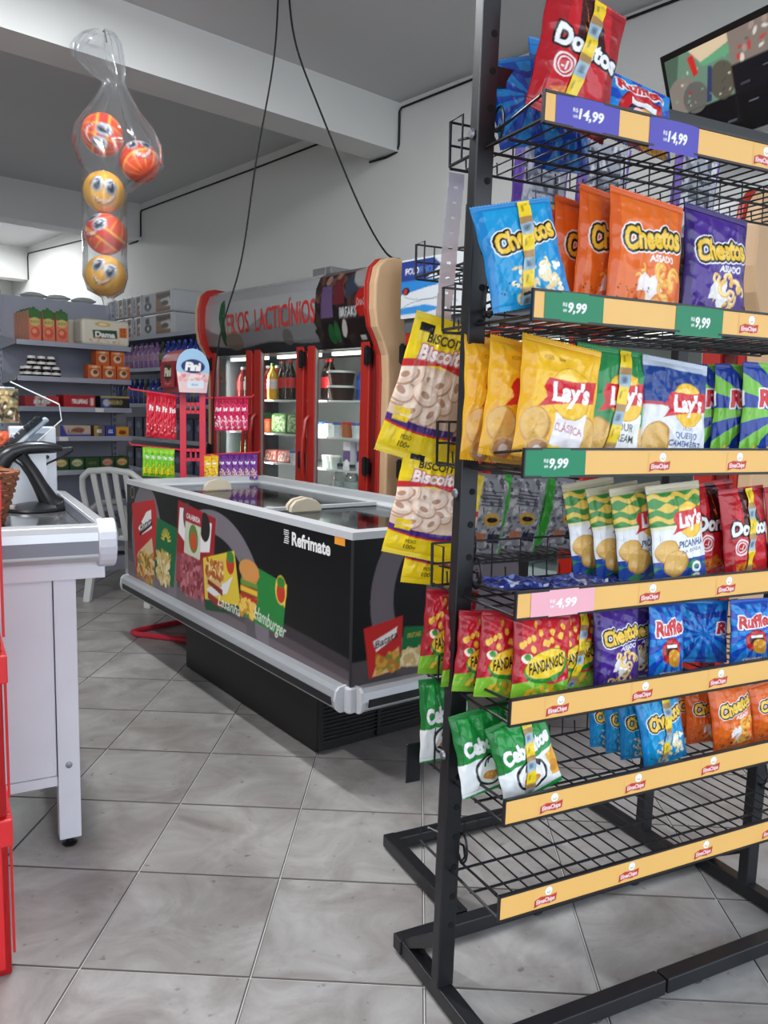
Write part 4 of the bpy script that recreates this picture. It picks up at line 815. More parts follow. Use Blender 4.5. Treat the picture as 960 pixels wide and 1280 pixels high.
tag(MB().tube([(-7.3, 3.99, 2.43), (-7.3, 3.75, 2.43), (-7.02, 3.72, 2.425)], .012, 8).build('wall_bracket', steel, None, True, ROOM), 'thin steel bracket on the wall beside the fridge', 'bracket')

# ---------------------------------------------------------------- goods
GP = {}
def goods(key, maker, M, label, group):
    if key in GP: return dup(GP[key], M, label, group)
    o = maker(); o.matrix_world = M; GP[key] = o
    cat = CATS.get(o.name.split('.')[0], 'package'); return tag(o, label, cat, group)
CATS = {'soda_bottle': 'bottle', 'juice_bottle': 'bottle', 'detergent_bottle': 'bottle', 'dessert_tub': 'tub', 'yogurt_pot': 'pot', 'jar': 'jar', 'juice_carton': 'carton', 'paper_pack': 'toilet paper', 'biscuit_box': 'box', 'tea_box': 'box', 'candy_pouch': 'candy bag', 'snack_tray': 'snack tray', 'milk_carton': 'carton', 'salad_pack': 'package'}
def mk_bottle(nm, h, r, body, cap, lab, clear=False):
    def f():
        bm_ = clear_mat('clear_bottle', (235, 238, 238), .3, .05, .1, .1) if clear else mat('liquid_%d_%d_%d' % body, body, .2, coat=.4)
        o = MB().lathe([(r*.9, 0), (r, .01), (r, h*.35), (r*.93, h*.45), (r, h*.55), (r*.95, h*.66), (r*.5, h*.82), (r*.34, h*.88), (r*.34, h*.93)], 14).build(nm, bm_, None, True)
        MB().lathe([(r*.42, h*.92), (r*.42, h*.99), (r*.36, h)], 12).build('cap', mat('cap_%d_%d_%d' % cap, cap, .4), o, True)
        MB().lathe([(r*1.012, h*.3), (r*1.012, h*.56)], 14).build('label_band', mat('label_%d_%d_%d' % lab, lab, .5, var=.35, scale=40), o, True); return o
    return f
def mk_tub(nm, w, h, body, lid):
    def f():
        o = MB().lathe([(w*.40, 0), (w*.42, .004), (w*.5, h*.86)], 16).build(nm, mat('tub_%d_%d_%d' % body, body, .4, var=.3, scale=25), None, True)
        MB().lathe([(w*.53, h*.84), (w*.53, h*.95), (w*.48, h)], 16).build('lid', mat('lid_%d_%d_%d' % lid, lid, .4), o, True); return o
    return f
def mk_jar(nm, w, h, body, lid, lab):
    def f():
        o = MB().lathe([(w*.42, 0), (w*.5, .008), (w*.5, h*.62), (w*.4, h*.76)], 14).build(nm, mat('jar_%d' % sum(body), body, .15), None, True)
        MB().lathe([(w*.43, h*.74), (w*.43, h*.98), (w*.4, h)], 14).build('lid', mat('lid_%d_%d_%d' % lid, lid, .4), o, True)
        MB().lathe([(w*.51, h*.2), (w*.51, h*.44)], 14).build('label_band', mat('label_%d_%d_%d' % lab, lab, .5, var=.3, scale=50), o, True); return o
    return f
def mk_box(nm, w, d, h, side, paint, nx=30, soft=0.0, top=None):
    def f():
        m_ = mat('side_%d_%d_%d' % side, side, .5)
        o = MB().box(-w/2, w/2, 0, d, 0, h).build(nm, m_, None, bevel=max(.003, soft))
        ny = max(6, int(nx*h/w)); c = Canvas(nx*4, int(nx*4*h/w), side); paint(c)
        e = soft*.7
        panel('front_print', c, lambda s, t: (-w/2+e+s*(w-2*e), -.0012, e+t*(h-2*e)), nx, ny, o)
        if top: top(o, w, d, h)
        return o
    return f
def plc(x, y, z, jit=0.0, Fm=ROOM): return Fm @ Matrix.Translation((x, y, z)) @ Matrix.Rotation(random.uniform(-jit, jit), 4, 'Z')
# fridge contents, each on a shelf of one of the three bays
cola = mk_bottle('soda_bottle', .29, .042, (36, 14, 12), (190, 30, 30), (196, 30, 34)); yj = mk_bottle('juice_bottle', .27, .042, (232, 180, 30), (40, 130, 60), (236, 236, 220)); rj = mk_bottle('juice_bottle', .26, .05, (150, 32, 28), (220, 220, 220), (170, 40, 36)); clr = mk_bottle('soda_bottle', .26, .05, (200, 210, 210), (60, 60, 64), (170, 180, 180), True); blu = mk_bottle('soda_bottle', .24, .042, (40, 90, 180), (240, 240, 240), (50, 110, 200))
tubk = mk_tub('dessert_tub', .19, .1, (60, 30, 24), (236, 236, 232)); pot1 = mk_tub('yogurt_pot', .085, .1, (220, 224, 232), (60, 90, 170)); pot2 = mk_tub('yogurt_pot', .09, .105, (196, 110, 70), (214, 60, 40)); pot3 = mk_tub('yogurt_pot', .08, .09, (214, 224, 220), (240, 240, 240))
def P_milk(c): c.rect(0, 0, 1, c.h, (232, 228, 236)); c.rect(0, c.h*.3, 1, c.h*.7, (90, 60, 130)); c.ell(.5, c.h*.75, .3, .3, WH)
milk = mk_box('milk_carton', .08, .08, .19, (226, 222, 232), P_milk, 14)
def P_green(c): c.rect(0, 0, 1, c.h, (60, 110, 56)); c.speck(160, 0, 0, 1, c.h, .03, .08, [(90, 150, 70), (40, 84, 40), (150, 190, 120), (200, 210, 180)], 3)
sal = mk_box('salad_pack', .2, .12, .15, (70, 120, 60), P_green, 22, .02)
def P_red(c): c.rect(0, 0, 1, c.h, (150, 44, 44)); c.speck(60, 0, 0, 1, c.h, .03, .1, [(200, 150, 140), (120, 30, 36), (226, 210, 200)], 4)
meat = mk_box('salad_pack', .16, .14, .09, (170, 90, 84), P_red, 18, .015)
FS = {0: .55, 1: .78, 2: 1.0, 3: 1.22, 4: 1.47}
FI = [ # door, shelf, x inside the cabinet, depth, key, maker, words
 (0, 4, .1, .2, 'rj', rj, 'dark red juice bottle'), (0, 4, .2, .2, 'clr', clr, 'clear bottle with dark cap'), (0, 4, .31, .22, 'rj', rj, 'dark red juice bottle'),
 (0, 3, .1, .2, 'yj', yj, 'yellow juice bottle'), (0, 3, .25, .2, 'sal', sal, 'bag of green salad'), (0, 2, .14, .2, 'sal', sal, 'bag of green salad'), (0, 2, .32, .2, 'yj', yj, 'yellow juice bottle'),
 (1, 4, .46, .2, 'rj', rj, 'dark red juice bottle'), (1, 4, .57, .2, 'rj', rj, 'dark red juice bottle'), (1, 4, .64, .12, 'yj', yj, 'yellow juice bottle'), (1, 4, .72, .16, 'cola', cola, 'dark cola bottle'), (1, 4, .81, .16, 'cola', cola, 'dark cola bottle'), (1, 4, .9, .2, 'cola', cola, 'dark cola bottle'),
 (1, 3, .5, .16, 'pot2', pot2, 'orange yogurt pot'), (1, 3, .66, .16, 'sal', sal, 'bag of green salad'), (1, 3, .87, .16, 'sal', sal, 'bag of green salad'), (1, 2, .55, .16, 'meat', meat, 'pack of sliced meat'), (1, 2, .73, .16, 'meat', meat, 'pack of sliced meat'), (1, 2, .88, .16, 'pot1', pot1, 'pale yogurt pot with blue lid'),
 (1, 1, .6, .16, 'meat', meat, 'pack of sliced meat'), (1, 1, .8, .16, 'meat', meat, 'pack of sliced meat'),
 (2, 4, 1.14, .24, 'cola', cola, 'dark cola bottle'), (2, 4, 1.24, .2, 'cola', cola, 'dark cola bottle'), (2, 4, 1.38, .18, 'tub', tubk, 'chocolate dessert tub with white lid'), (2, 4, 1.585, .2, 'blu', blu, 'blue bottle with white cap'),
 (2, 3, 1.2, .15, 'pot1', pot1, 'pale yogurt pot with blue lid'), (2, 3, 1.3, .15, 'pot3', pot3, 'white yogurt pot'), (2, 3, 1.395, .15, 'pot1', pot1, 'pale yogurt pot with blue lid'), (2, 3, 1.495, .15, 'pot2', pot2, 'orange yogurt pot'), (2, 3, 1.6, .15, 'pot1', pot1, 'pale yogurt pot with blue lid'),
 (2, 2, 1.28, .15, 'pot3', pot3, 'white yogurt pot'), (2, 2, 1.37, .15, 'pot3', pot3, 'white yogurt pot'), (2, 2, 1.49, .15, 'milk', milk, 'white and purple milk carton'), (2, 2, 1.6, .18, 'milk', milk, 'white and purple milk carton'),
 (2, 1, 1.25, .15, 'meat', meat, 'pack of sliced meat'), (2, 1, 1.42, .15, 'clr', clr, 'clear bottle with dark cap'), (2, 1, 1.55, .15, 'clr', clr, 'clear bottle with dark cap')]
SHN = {0: 'lowest', 1: 'fourth', 2: 'third', 3: 'second', 4: 'top'}; cnt = {}
for bay, s, ox, oy, key, mk, words in FI:
    k = (bay, s, words); cnt[k] = cnt.get(k, 0)+1
    o = goods(key, mk, plc(FX+ox, FY+oy, FS[s]+.0005, .3 if 'bottle' in words else .05), '%s, %s behind %s fridge door, %s shelf' % (words, ORD[cnt[k]-1], ORD[bay], SHN[s]), 'chilled goods in the red fridge')
goods('tub', tubk, plc(FX+1.38, FY+.18, 1.4705+.101), 'chocolate dessert tub stacked on another behind third fridge door', 'chilled goods in the red fridge')

# ================================================================ STORE SHELVING
G1F = frame(0, 0, 0, 42)        # local x along the shelf towards the wall, y away from the camera
shm = mat('shelf_grey', (158, 162, 176), .45); slot = mat('slot_dark', (40, 42, 48), .8)
def gondola(nm, F, x0, x1, yf, yb, top, zs, label, lip=.035):
    g = thing(nm, label, 'shelf unit', F)
    MB().box(x0, x1, yb, yb+.02, .05, top).build('back_panel', shm, g)
    for x in (x0, x1):
        u = MB().box(x-.02, x+.02, yb-.03, yb+.0, 0, top+.03).build('upright', shm, g)
        q = MB()
        for i in range(int(top/.05)): q.box(x-.008, x-.003, yb-.0308, yb-.0298, .06+i*.05, .085+i*.05).box(x+.003, x+.008, yb-.0308, yb-.0298, .06+i*.05, .085+i*.05)
        q.build('slots', slot, u)['kind'] = 'stuff'
    for z in zs:
        s = MB().box(x0+.01, x1-.01, yf, yb-.03, z-.02, z).box(x0+.01, x1-.01, yf-.004, yf, z-lip, z+.004).build('shelf', shm, g)
        for x in (x0+.004, x1-.004): MB().prism([(yf+.02, z), (yb-.03, z+.05), (yb-.03, z-.06), (yf+.02, z-.03)], lambda a, c, d: (d, a, c), x-.002, x+.002).build('bracket', shm, s)
    MB().box(x0, x1, yf, yb, 0, .12).build('plinth', shm, g); return g
Z1 = [1.885, 1.61, 1.375, 1.14, .865, .55, .2]
gondola('shelf_unit', G1F, 2.10, 3.04, 6.6, 7.0, 2.26, Z1, 'grey metal shelf unit standing across the back of shop')
gondola('shelf_unit', ROOM, -10.6, -5.95, 3.5, 3.96, 2.1, [2.055, 1.755, 1.42, 1.1, .8, .45], 'grey metal shelf unit along the long wall beside fridge', .03)
for x in (2.67, 2.95): pass
def P_juice(c):
    H = c.h; c.rect(0, 0, 1, H, (228, 120, 92)); c.rect(0, 0, 1, H*.25, (60, 110, 50)); c.ell(.5, H*.36, .42, H*.14, (206, 190, 110)); c.text('SUCO', .5, H*.36, .2, (70, 90, 40)); c.ell(.5, H*.7, .38, H*.17, (206, 84, 60)); c.ell(.44, H*.67, .2, H*.08, (236, 150, 110))
def tp_top(o, w, d, h): MB().prism([(-w*.4, h), (w*.4, h), (w*.3, h+.014), (-w*.3, h+.014)], lambda a, c, q: (a, q, c), .01, d*.7).build('gable_top', mat('juice_green', (52, 112, 50), .5), o); MB().lathe([(.012, 0), (.012, .015)], 10, (0, d*.3, h+.013)).build('cap', MATS['juice_green'], o)
jc = mk_box('juice_carton', .092, .068, .235, (214, 150, 120), P_juice, 18, 0, tp_top)
for i, v in enumerate((2.27, 2.375, 2.48)): goods('jc', jc, plc(v, 6.65, 1.8855, .03, G1F), 'peach and green juice carton, %s of the front three' % ORD[i], 'juice cartons on the grey shelf')
for i in range(4): goods('jc', jc, plc(2.27, 6.725+i*.071, 1.8855, .02, G1F), 'peach juice carton, %s behind the front carton by upright' % ORD[i], 'juice cartons on the grey shelf')
def P_dama(c):
    H = c.h; c.rect(0, 0, 1, H, (226, 220, 202)); c.ell(.42, H*.12, .18, .06, (206, 180, 120)); c.ell(.42, H*.12, .1, .035, (240, 220, 160)); c.poly([(.18, H*.4), (.74, H*.36), (.76, H*.74), (.2, H*.8)], (36, 76, 50)); c.text('Dama', .47, H*.58, .13, WH, 0, 0, .04, .46); c.poly([(.8, H*.22), (.98, H*.2), (.98, H*.68), (.8, H*.68)], (220, 110, 40)); c.text('12', .89, H*.33, .09, (120, 40, 20)); c.text('11', .89, H*.56, .09, (120, 40, 20)); c.speck(30, .1, H*.7, .8, H*.95, .015, .03, [(210, 160, 140), (226, 190, 160)], 4)
dp = mk_box('paper_pack', .41, .2, .215, (222, 216, 198), P_dama, 60, .03); goods('dama', dp, plc(2.835, 6.63, 1.8855, 0, G1F), 'cream and green toilet paper pack lettered Dama', 'paper packs on the grey shelf')
goods('dama', dp, plc(2.80, 6.84-.005, 1.8855, 0, G1F) @ Matrix.Diagonal((1, .5, .98, 1)), 'cream toilet paper pack standing behind the other one', 'paper packs on the grey shelf')
jr = mk_jar('jar', .07, .08, (30, 22, 20), (236, 234, 228), (226, 224, 216))
n = 0
for row, vs, y, z in ((0, (2.2, 2.27, 2.345, 2.42), 6.64, 1.6105), (1, (2.2, 2.272, 2.345), 6.72, 1.6105), (2, (2.235, 2.31, 2.385), 6.65, 1.6915)):
    for i, v in enumerate(vs): goods('jr', jr, plc(v, y, z, .5, G1F), 'dark jar with white lid, %s in %s' % (ORD[i], ('front bottom row', 'rear bottom row', 'upper layer')[row]), 'dark jars on the grey shelf')
def P_orange(c): c.rect(0, 0, 1, c.h, (206, 96, 44)); c.ell(.5, c.h*.55, .3, .28, (226, 200, 160)); c.ell(.55, c.h*.5, .18, .16, (120, 60, 30)); c.rect(.1, .06, .9, .22, (236, 150, 70)); c.text('CAFÉ', .5, .14, .11, WH)
ob = mk_box('tea_box', .115, .1, .118, (196, 88, 40), P_orange, 20)
for i, v in enumerate((2.73, 2.853, 2.976)): goods('ob', ob, plc(v, 6.63, 1.6105, .02, G1F), 'orange box, %s in the bottom row of boxes' % ORD[i], 'orange boxes on the grey shelf')
for i, v in enumerate((2.80, 2.925)): goods('ob', ob, plc(v, 6.63, 1.729, .03, G1F), 'orange box, %s in the upper row of boxes' % ORD[i], 'orange boxes on the grey shelf')
def flat(base, txt, extra, tc=WH):
    def f(c):
        c.rect(0, 0, 1, c.h, base); extra(c); c.text(txt, .5, c.h*.5, c.h*.34, tc, 0, .1, .03, .5)
    return f
def bx(key, v, z, w, h, base, txt, extra, label, nm='biscuit_box', d=.16, y=6.63, tc=WH): goods(key, mk_box(nm, w, d, h, base, flat(base, txt, extra, tc), 30), plc(v, y, z+.0005, .03, G1F), label, 'boxes on the grey shelf')
bx('b1', 2.30, Z1[2], .26, .085, (176, 44, 50), 'BIS', lambda c: (c.rect(.3, 0, .62, c.h, (226, 196, 180)), c.ell(.45, c.h*.5, .12, c.h*.3, (150, 60, 40))), 'red and cream biscuit box on third grey shelf')
bx('b2', 2.60, Z1[2], .26, .1, (172, 26, 36), 'TRUFFAS', lambda c: c.rect(.84, c.h*.2, .95, c.h*.8, (230, 200, 190)), 'deep red chocolate box in middle of third shelf')
bx('b3', 2.90, Z1[2], .25, .1, (30, 30, 36), 'NEGRO', lambda c: (c.rect(0, 0, .36, c.h, (56, 66, 130)), c.rect(0, 0, 1, c.h*.14, (190, 170, 110)), c.ell(.2, c.h*.55, .12, c.h*.3, (190, 190, 200))), 'black and blue wafer box at end of third shelf', tc=(200, 180, 100))
bx('b4', 2.22, Z1[3], .14, .08, (120, 30, 46), 'MIX', lambda c: 0, 'small dark red box on fourth grey shelf')
bx('b5', 2.56, Z1[3], .25, .09, (196, 178, 160), 'LEITE', lambda c: (c.poly([(0, 0), (.1, 0), (.25, c.h), (0, c.h)], (50, 60, 150)), c.rect(0, c.h*.8, 1, c.h, (50, 60, 150)), c.ell(.6, c.h*.4, .2, c.h*.25, (150, 90, 60))), 'cream and blue open display box on fourth shelf', tc=(110, 60, 50))
bx('b6', 2.76, Z1[3], .09, .09, (110, 90, 84), 'MIX', lambda c: c.rect(0, 0, .4, c.h, (170, 150, 70)), 'small brown and yellow box on fourth shelf')
bx('b7', 2.855, Z1[3], .085, .085, (44, 60, 150), 'AZUL', lambda c: 0, 'small blue box on the fourth grey shelf')
bx('b8', 2.96, Z1[3], .11, .08, (220, 160, 60), 'CAJU', lambda c: c.ell(.5, c.h*.6, .3, c.h*.2, (140, 60, 30)), 'small orange and yellow box on fourth shelf', tc=(120, 40, 20))
for i in range(5):
    def P_tray(c, i=i): c.rect(0, 0, 1, c.h, (34, 74, 40)); c.ell(.5, c.h*.4, .36, c.h*.28, ((214, 190, 130), (200, 196, 150), (50, 70, 44), (206, 150, 130), (226, 180, 110))[i]); c.text('NUTS', .5, c.h*.45, .16, ((90, 110, 40), (60, 100, 40), (120, 140, 90), (180, 60, 50), (150, 80, 40))[i])
    goods('tray%d' % i, mk_box('snack_tray', .118, .14, .1, (32, 70, 40), P_tray, 16), plc(2.44+i*.128, 6.63, Z1[4]+.0005, .02, G1F), 'green snack tray, %s along the fifth grey shelf' % ORD[i], 'green trays on the grey shelf')
for i, v in enumerate((2.42, 2.62, 2.84)): tag(MB().lathe([(.05, 0), (.1, .02), (.105, .03), (.06, .05), (.02, .056)], 18).build('glass_bowl', clear_mat('bowl_clear', (240, 244, 244), .4, .1, .15, .3), None, True, G1F @ Matrix.Translation((v, 7.11, 2.262))), 'clear bowl cover, %s on top of the grey shelves' % ORD[i], 'bowl', 'clear bowls above the grey shelf')
tag(MB().box(2.1, 3.04, 7.02, 7.24, 2.24, 2.26).build('top_ledge', shm, None, M=G1F), 'narrow grey ledge behind the shelf unit top', 'shelf')
for x, z in ((2.75, Z1[2]), (2.45, Z1[3])): tag(MB().box(x-.035, x+.035, 6.592, 6.5955, z-.034, z-.002).build('price_ticket', mat('ticket_white', (226, 226, 222), .5), None, M=G1F), 'small white price ticket on the %s grey shelf edge' % ('third' if z > 1.3 else 'fourth'), 'price ticket')
# goods along the long wall
def P_roll(c):
    H = c.h; c.rect(0, 0, 1, H, (200, 202, 206)); c.rect(0, 0, .42, H, (176, 178, 184)); c.poly([(.08, H*.12), (.22, H*.1), (.22, H*.4), (.08, H*.42)], (30, 30, 34)); c.ell(.17, H*.66, .12, H*.24, (20, 20, 24)); c.ell(.17, H*.66, .04, H*.1, (212, 214, 216)); c.rect(.44, 0, 1, H, (136, 100, 62)); c.poly([(.46, H*.1), (.98, H*.06), (.96, H*.3), (.5, H*.36)], (40, 36, 36)); c.poly([(.6, H*.4), (.9, H*.3), (.96, H*.8), (.7, H*.75)], (206, 204, 200)); c.ell(.75, H*.6, .12, H*.14, (60, 50, 46)); c.rect(.44, H*.84, 1, H, (120, 84, 56)); c.rect(.93, 0, 1, H, (206, 208, 212))
tpk = mk_box('paper_pack', .62, .36, .2, (196, 198, 202), P_roll, 50, .02); tps = mk_box('paper_pack', .19, .36, .2, (196, 198, 202), P_roll, 24, .02)
for j in range(2):
    goods('tpk', tpk, plc(-7.15, 3.55, 2.0555+j*.202, 0, ROOM), 'large silver and brown paper pack, %s tier beside the fridge' % ('lower', 'upper')[j], 'paper packs on the wall shelf')
    for i in range(4): goods('tps', tps, plc(-7.58-i*.2, 3.55, 2.0555+j*.202, .03, ROOM), 'narrow silver paper pack, %s tier, %s from the large pack' % (('lower', 'upper')[j], ORD[i]), 'paper packs on the wall shelf')
det = [mk_bottle('detergent_bottle', .24, .042, c1, c2, c3) for c1, c2, c3 in (((150, 110, 160), (90, 60, 140), (190, 150, 180)), ((40, 60, 150), (60, 90, 200), (90, 110, 180)), ((34, 44, 110), (30, 36, 80), (70, 90, 150)), ((60, 60, 70), (40, 80, 60), (120, 120, 100)))]
for i in range(26):
    k = 0 if i > 9 else (3 if i == 9 else 1); goods('det%d' % k, det[k], plc(-6.1-i*.107, 3.56, 1.7555, .5), '%s bottle, %s from the fridge on the second wall shelf' % (('pink and purple', 'blue', '', 'dark green')[k], ORD[i]), 'cleaning bottles on the second wall shelf')
for i in range(18):
    k = (2, 2, 1, 3)[i % 4]; goods('det%d' % k, det[k], plc(-6.15-i*.115, 3.57, 1.4205, .5), '%s bottle, %s from the fridge on the third wall shelf' % (('', 'blue', 'navy', 'dark green')[k], ORD[i]), 'cleaning bottles on the third wall shelf')
def P_blue(c): c.rect(0, 0, 1, c.h, (44, 52, 84)); c.rect(0, c.h*.6, 1, c.h, (70, 76, 96)); c.ell(.5, c.h*.4, .3, .2, (110, 120, 150))
bk = mk_box('biscuit_box', .16, .2, .19, (44, 48, 70), P_blue, 14)
for z, s in ((1.1005, 'fourth'), (.8005, 'fifth'), (.4505, 'sixth')):
    for i in range(9): goods('bk', bk, plc(-6.2-i*.2, 3.56, z, .05), 'dark blue carton, %s from the fridge on %s wall shelf' % (ORD[i], s), 'dark cartons on the wall shelf')

# ================================================================ CANDY STAND
pink = mat('stand_red', (206, 44, 66), .4)
CS = thing('candy_stand', 'red metal candy stand with arched sign behind the freezer', 'display stand', Matrix.Translation((-1.22, 5.15, 0)) @ Matrix.Rotation(R(14), 4, 'Z'))
for x in (-.062, .058): MB().box(x-.02, x+.02, -.012, .012, .02, 1.5).build('post', pink, CS, bevel=.003)
MB().tube([(-.06, 0, .02), (-.33, -.17, .02), (-.37, -.22, .02), (-.34, -.27, .02), (.1, -.53, .02), (.14, -.5, .02), (.1, -.0, .02)], .017, 8).build('foot', pink, CS, True)
MB().box(-.042, .04, -.008, .008, 1.36, 1.38).box(-.042, .04, -.008, .008, 1.41, 1.43).box(-.02, -.01, -.008, .008, 1.36, 1.43).box(.01, .02, -.008, .008, 1.36, 1.43).build('rung', pink, CS)
MB().box(-.042, .04, -.008, .008, 1.06, 1.08).box(-.042, .04, -.008, .008, 1.12, 1.14).box(-.02, -.01, -.008, .008, 1.06, 1.14).box(.01, .02, -.008, .008, 1.06, 1.14).build('rung', pink, CS)
pegs = [(-.07, 1.465, -.3, -.1, 1.50), (-.07, 1.13, -.3, -.1, 1.165), (.07, 1.46, .30, .02, 1.475), (.07, 1.10, .34, .0, 1.12)]
for x, z, dx, dy, z2 in pegs: MB().tube([(x, 0, z), (x+dx, dy, z2), (x+dx*1.04, dy, z2+.015)], .006, 6).build('peg', pink, CS, True)
# arched sign box
SG = Matrix.Translation((-.0, -.06, 1.49)) @ Matrix.Rotation(R(22), 4, 'Z')
arch = [(-.1, 0), (.1, 0), (.105, .12)]+[(.108*math.cos(a), .155+.115*math.sin(a)) for a in np.linspace(0, math.pi, 13)]+[(-.105, .12)]
arch = [(-.09, 0), (.09, 0), (.108, .14)]+[(.108*math.cos(a), .15+.12*math.sin(a)) for a in np.linspace(0.1, math.pi-.1, 13)]+[(-.108, .14)]
sg = MB().prism(arch, lambda a, c, d: (a, d, c), 0, .27).build('sign_box', mat('sign_dark_red', (150, 36, 46), .4), CS, M=SG)
def sign_fn(s, t):
    z = .27*t; k = t*.27
    hw = .09+(.018*min(1, k/.14)) if k < .15 else .108*math.sqrt(max(0.0, 1-((k-.15)/.12)**2))
    return (-hw+2*hw*s, -.002, z)
c = Canvas(240, 300, (168, 206, 236), 1.25); c.rect(0, .68, 1, 1.25, (236, 206, 204)); c.speck(24, .0, .7, 1, .95, .03, .1, [(240, 170, 170), (226, 140, 150), (250, 226, 220)], 2); c.ell(.5, .5, .36, .2, (40, 50, 110)); c.text('Fini', .5, .5, .22, WH, 0, .1, .07, .5, [(BK, .015)]); c.rect(.3, .9, .86, 1.12, (226, 236, 244)); c.text('doces', .55, 1.01, .08, (50, 140, 190), 0, .2, .01, .22)
panel('sign_face', c, sign_fn, 48, 60, sg)
c = Canvas(150, 200, (150, 36, 46), 1.0); c.poly([(.25, .12), (.75, .12), (.8, .6), (.5, .8), (.2, .6)], (50, 30, 24)); c.text('Fini', .5, .4, .3, (226, 216, 190), 0, .1, .06, .5, [(BK, .03)]); c.arc(.5, .75, .25, .4, 2.7, .04, (196, 120, 110), .12)
panel('sign_side_print', c, lambda s, t: (-.111+(.0 if t < .99 else 0)-.0, .25-s*.23, .03+t*.16), 26, 30, sg)
def pouch(base, top, spk):
    def f(c): c.rect(0, 0, 1, c.h, base); c.rect(0, 0, 1, c.h*.18, top); c.speck(40, .1, c.h*.55, .9, c.h*.95, .04, .1, spk, 3); c.text('Fini', .5, c.h*.33, .26, WH, 0, .1, .04, .6)
    return f
CK = {'red': pouch((214, 40, 62), (196, 30, 50), [(236, 90, 100), (196, 24, 44), (240, 190, 190)]), 'lime': pouch((120, 200, 40), (150, 214, 60), [(250, 220, 50), (246, 206, 40)]), 'yellow': pouch((240, 200, 50), (230, 180, 40), [(250, 226, 120), (226, 160, 40)]), 'pink': pouch((206, 36, 90), (176, 20, 64), [(250, 200, 210), (236, 240, 240), (220, 60, 110)]), 'purple': pouch((120, 60, 150), (100, 40, 130), [(236, 206, 190), (226, 180, 170), (240, 220, 210)])}
for k, fn in CK.items(): KIND['candy_'+k] = (fn, .09, .2, .022, {'red': (200, 34, 52), 'lime': (120, 190, 44), 'yellow': (230, 190, 50), 'pink': (190, 30, 80), 'purple': (120, 60, 150)}[k])
NX = 30
def hang(kind, n, p0, p1, h, w, words, where, M=CS.matrix_world):
    for i in range(n):
        t = i/max(1, n-1); x = p0[0]+(p1[0]-p0[0])*t; y = p0[1]+(p1[1]-p0[1])*t; z = p0[2]+(p1[2]-p0[2])*t
        yaw = random.uniform(28, 44)*(1 if p1[0] < p0[0] else -1)
        bag('candy_'+kind, M @ Matrix.Translation((x, y, z-h/2-.004)) @ Matrix.Rotation(R(yaw), 4, 'Z') @ Matrix.Rotation(R(random.uniform(-3, 3)), 4, 'Y'), w, h, '%s, %s from the stand on the %s' % (words, ORD[i], where), 'candy bags on the red stand', 0, 'candy_pouch', 'candy bag')
hang('red', 4, (-.13, -.05, 1.47), (-.25, -.11, 1.485), .265, .075, 'red candy bag', 'upper peg toward checkout')
hang('lime', 5, (-.14, -.05, 1.14), (-.28, -.12, 1.155), .175, .06, 'lime and yellow candy bag', 'lower peg toward checkout')
hang('pink', 5, (.16, -.02, 1.462), (.31, -.07, 1.468), .2, .07, 'pink candy bag', 'upper peg toward fridge')
hang('purple', 6, (.18, -.03, 1.11), (.37, -.09, 1.118), .16, .06, 'purple candy bag', 'lower peg toward fridge')
hang('yellow', 2, (.09, -.03, 1.10), (.13, -.05, 1.105), .15, .06, 'yellow candy bag', 'lower peg toward fridge')
NX = 104

# ================================================================ PLASTIC CHAIR
wp = mat('white_plastic', (206, 208, 206), .4)
ch = thing('plastic_chair', 'white plastic garden chair with slatted back by the grey shelves', 'chair', Matrix.Translation((-1.79, 5.86, 0)) @ Matrix.Rotation(R(-17), 4, 'Z') @ Matrix.Diagonal((1, 1, 1.08, 1)))
# chair faces local +y, so its back stands at -y
MB().prism([(-.23, -.2), (.23, -.2), (.25, .22), (.2, .26), (-.2, .26), (-.25, .22)], lambda a, c, d: (a, c, d), .415, .45).build('seat', wp, ch, bevel=.012)
for x, y, dx, dy in ((-.22, -.2, -.03, -.07), (.22, -.2, .03, -.07), (-.22, .2, -.02, .03), (.22, .2, .02, .03)):
    MB().prism([(-.03, -.02), (.03, -.02), (.026, .022), (-.026, .022)], lambda a, c, d: (x+dx*(1-d/.43)+a*(1.1-.2*(1-d/.43)), y+dy*(1-d/.43)+c, d), 0, .43).build('leg', wp, ch, bevel=.006)
cv = [(-.235, -.2, .43), (-.25, -.25, .6), (-.255, -.29, .75), (-.235, -.315, .83), (-.17, -.33, .875), (0, -.335, .89), (.17, -.33, .875), (.235, -.315, .83), (.255, -.29, .75), (.25, -.25, .6), (.235, -.2, .43)]
MB().tube(cv, .021, 8).build('back_frame', wp, ch, True)
for x in (-.13, -.045, .045, .13):
    MB().prism([(.445, -.205), (.62, -.262), (.78, -.307), (.875, -.332), (.875, -.344), (.78, -.319), (.62, -.274), (.445, -.217)], lambda a, c, d: (x*(.92+.1*(a-.44)/.44)+d, c, a), -.021, .021).build('back_slat', wp, ch)
for s in (-1, 1):
    MB().tube([(s*.25, -.25, .6), (s*.275, -.1, .64), (s*.275, .12, .635), (s*.265, .2, .58), (s*.235, .21, .44)], .018, 8).build('armrest', wp, ch, True)

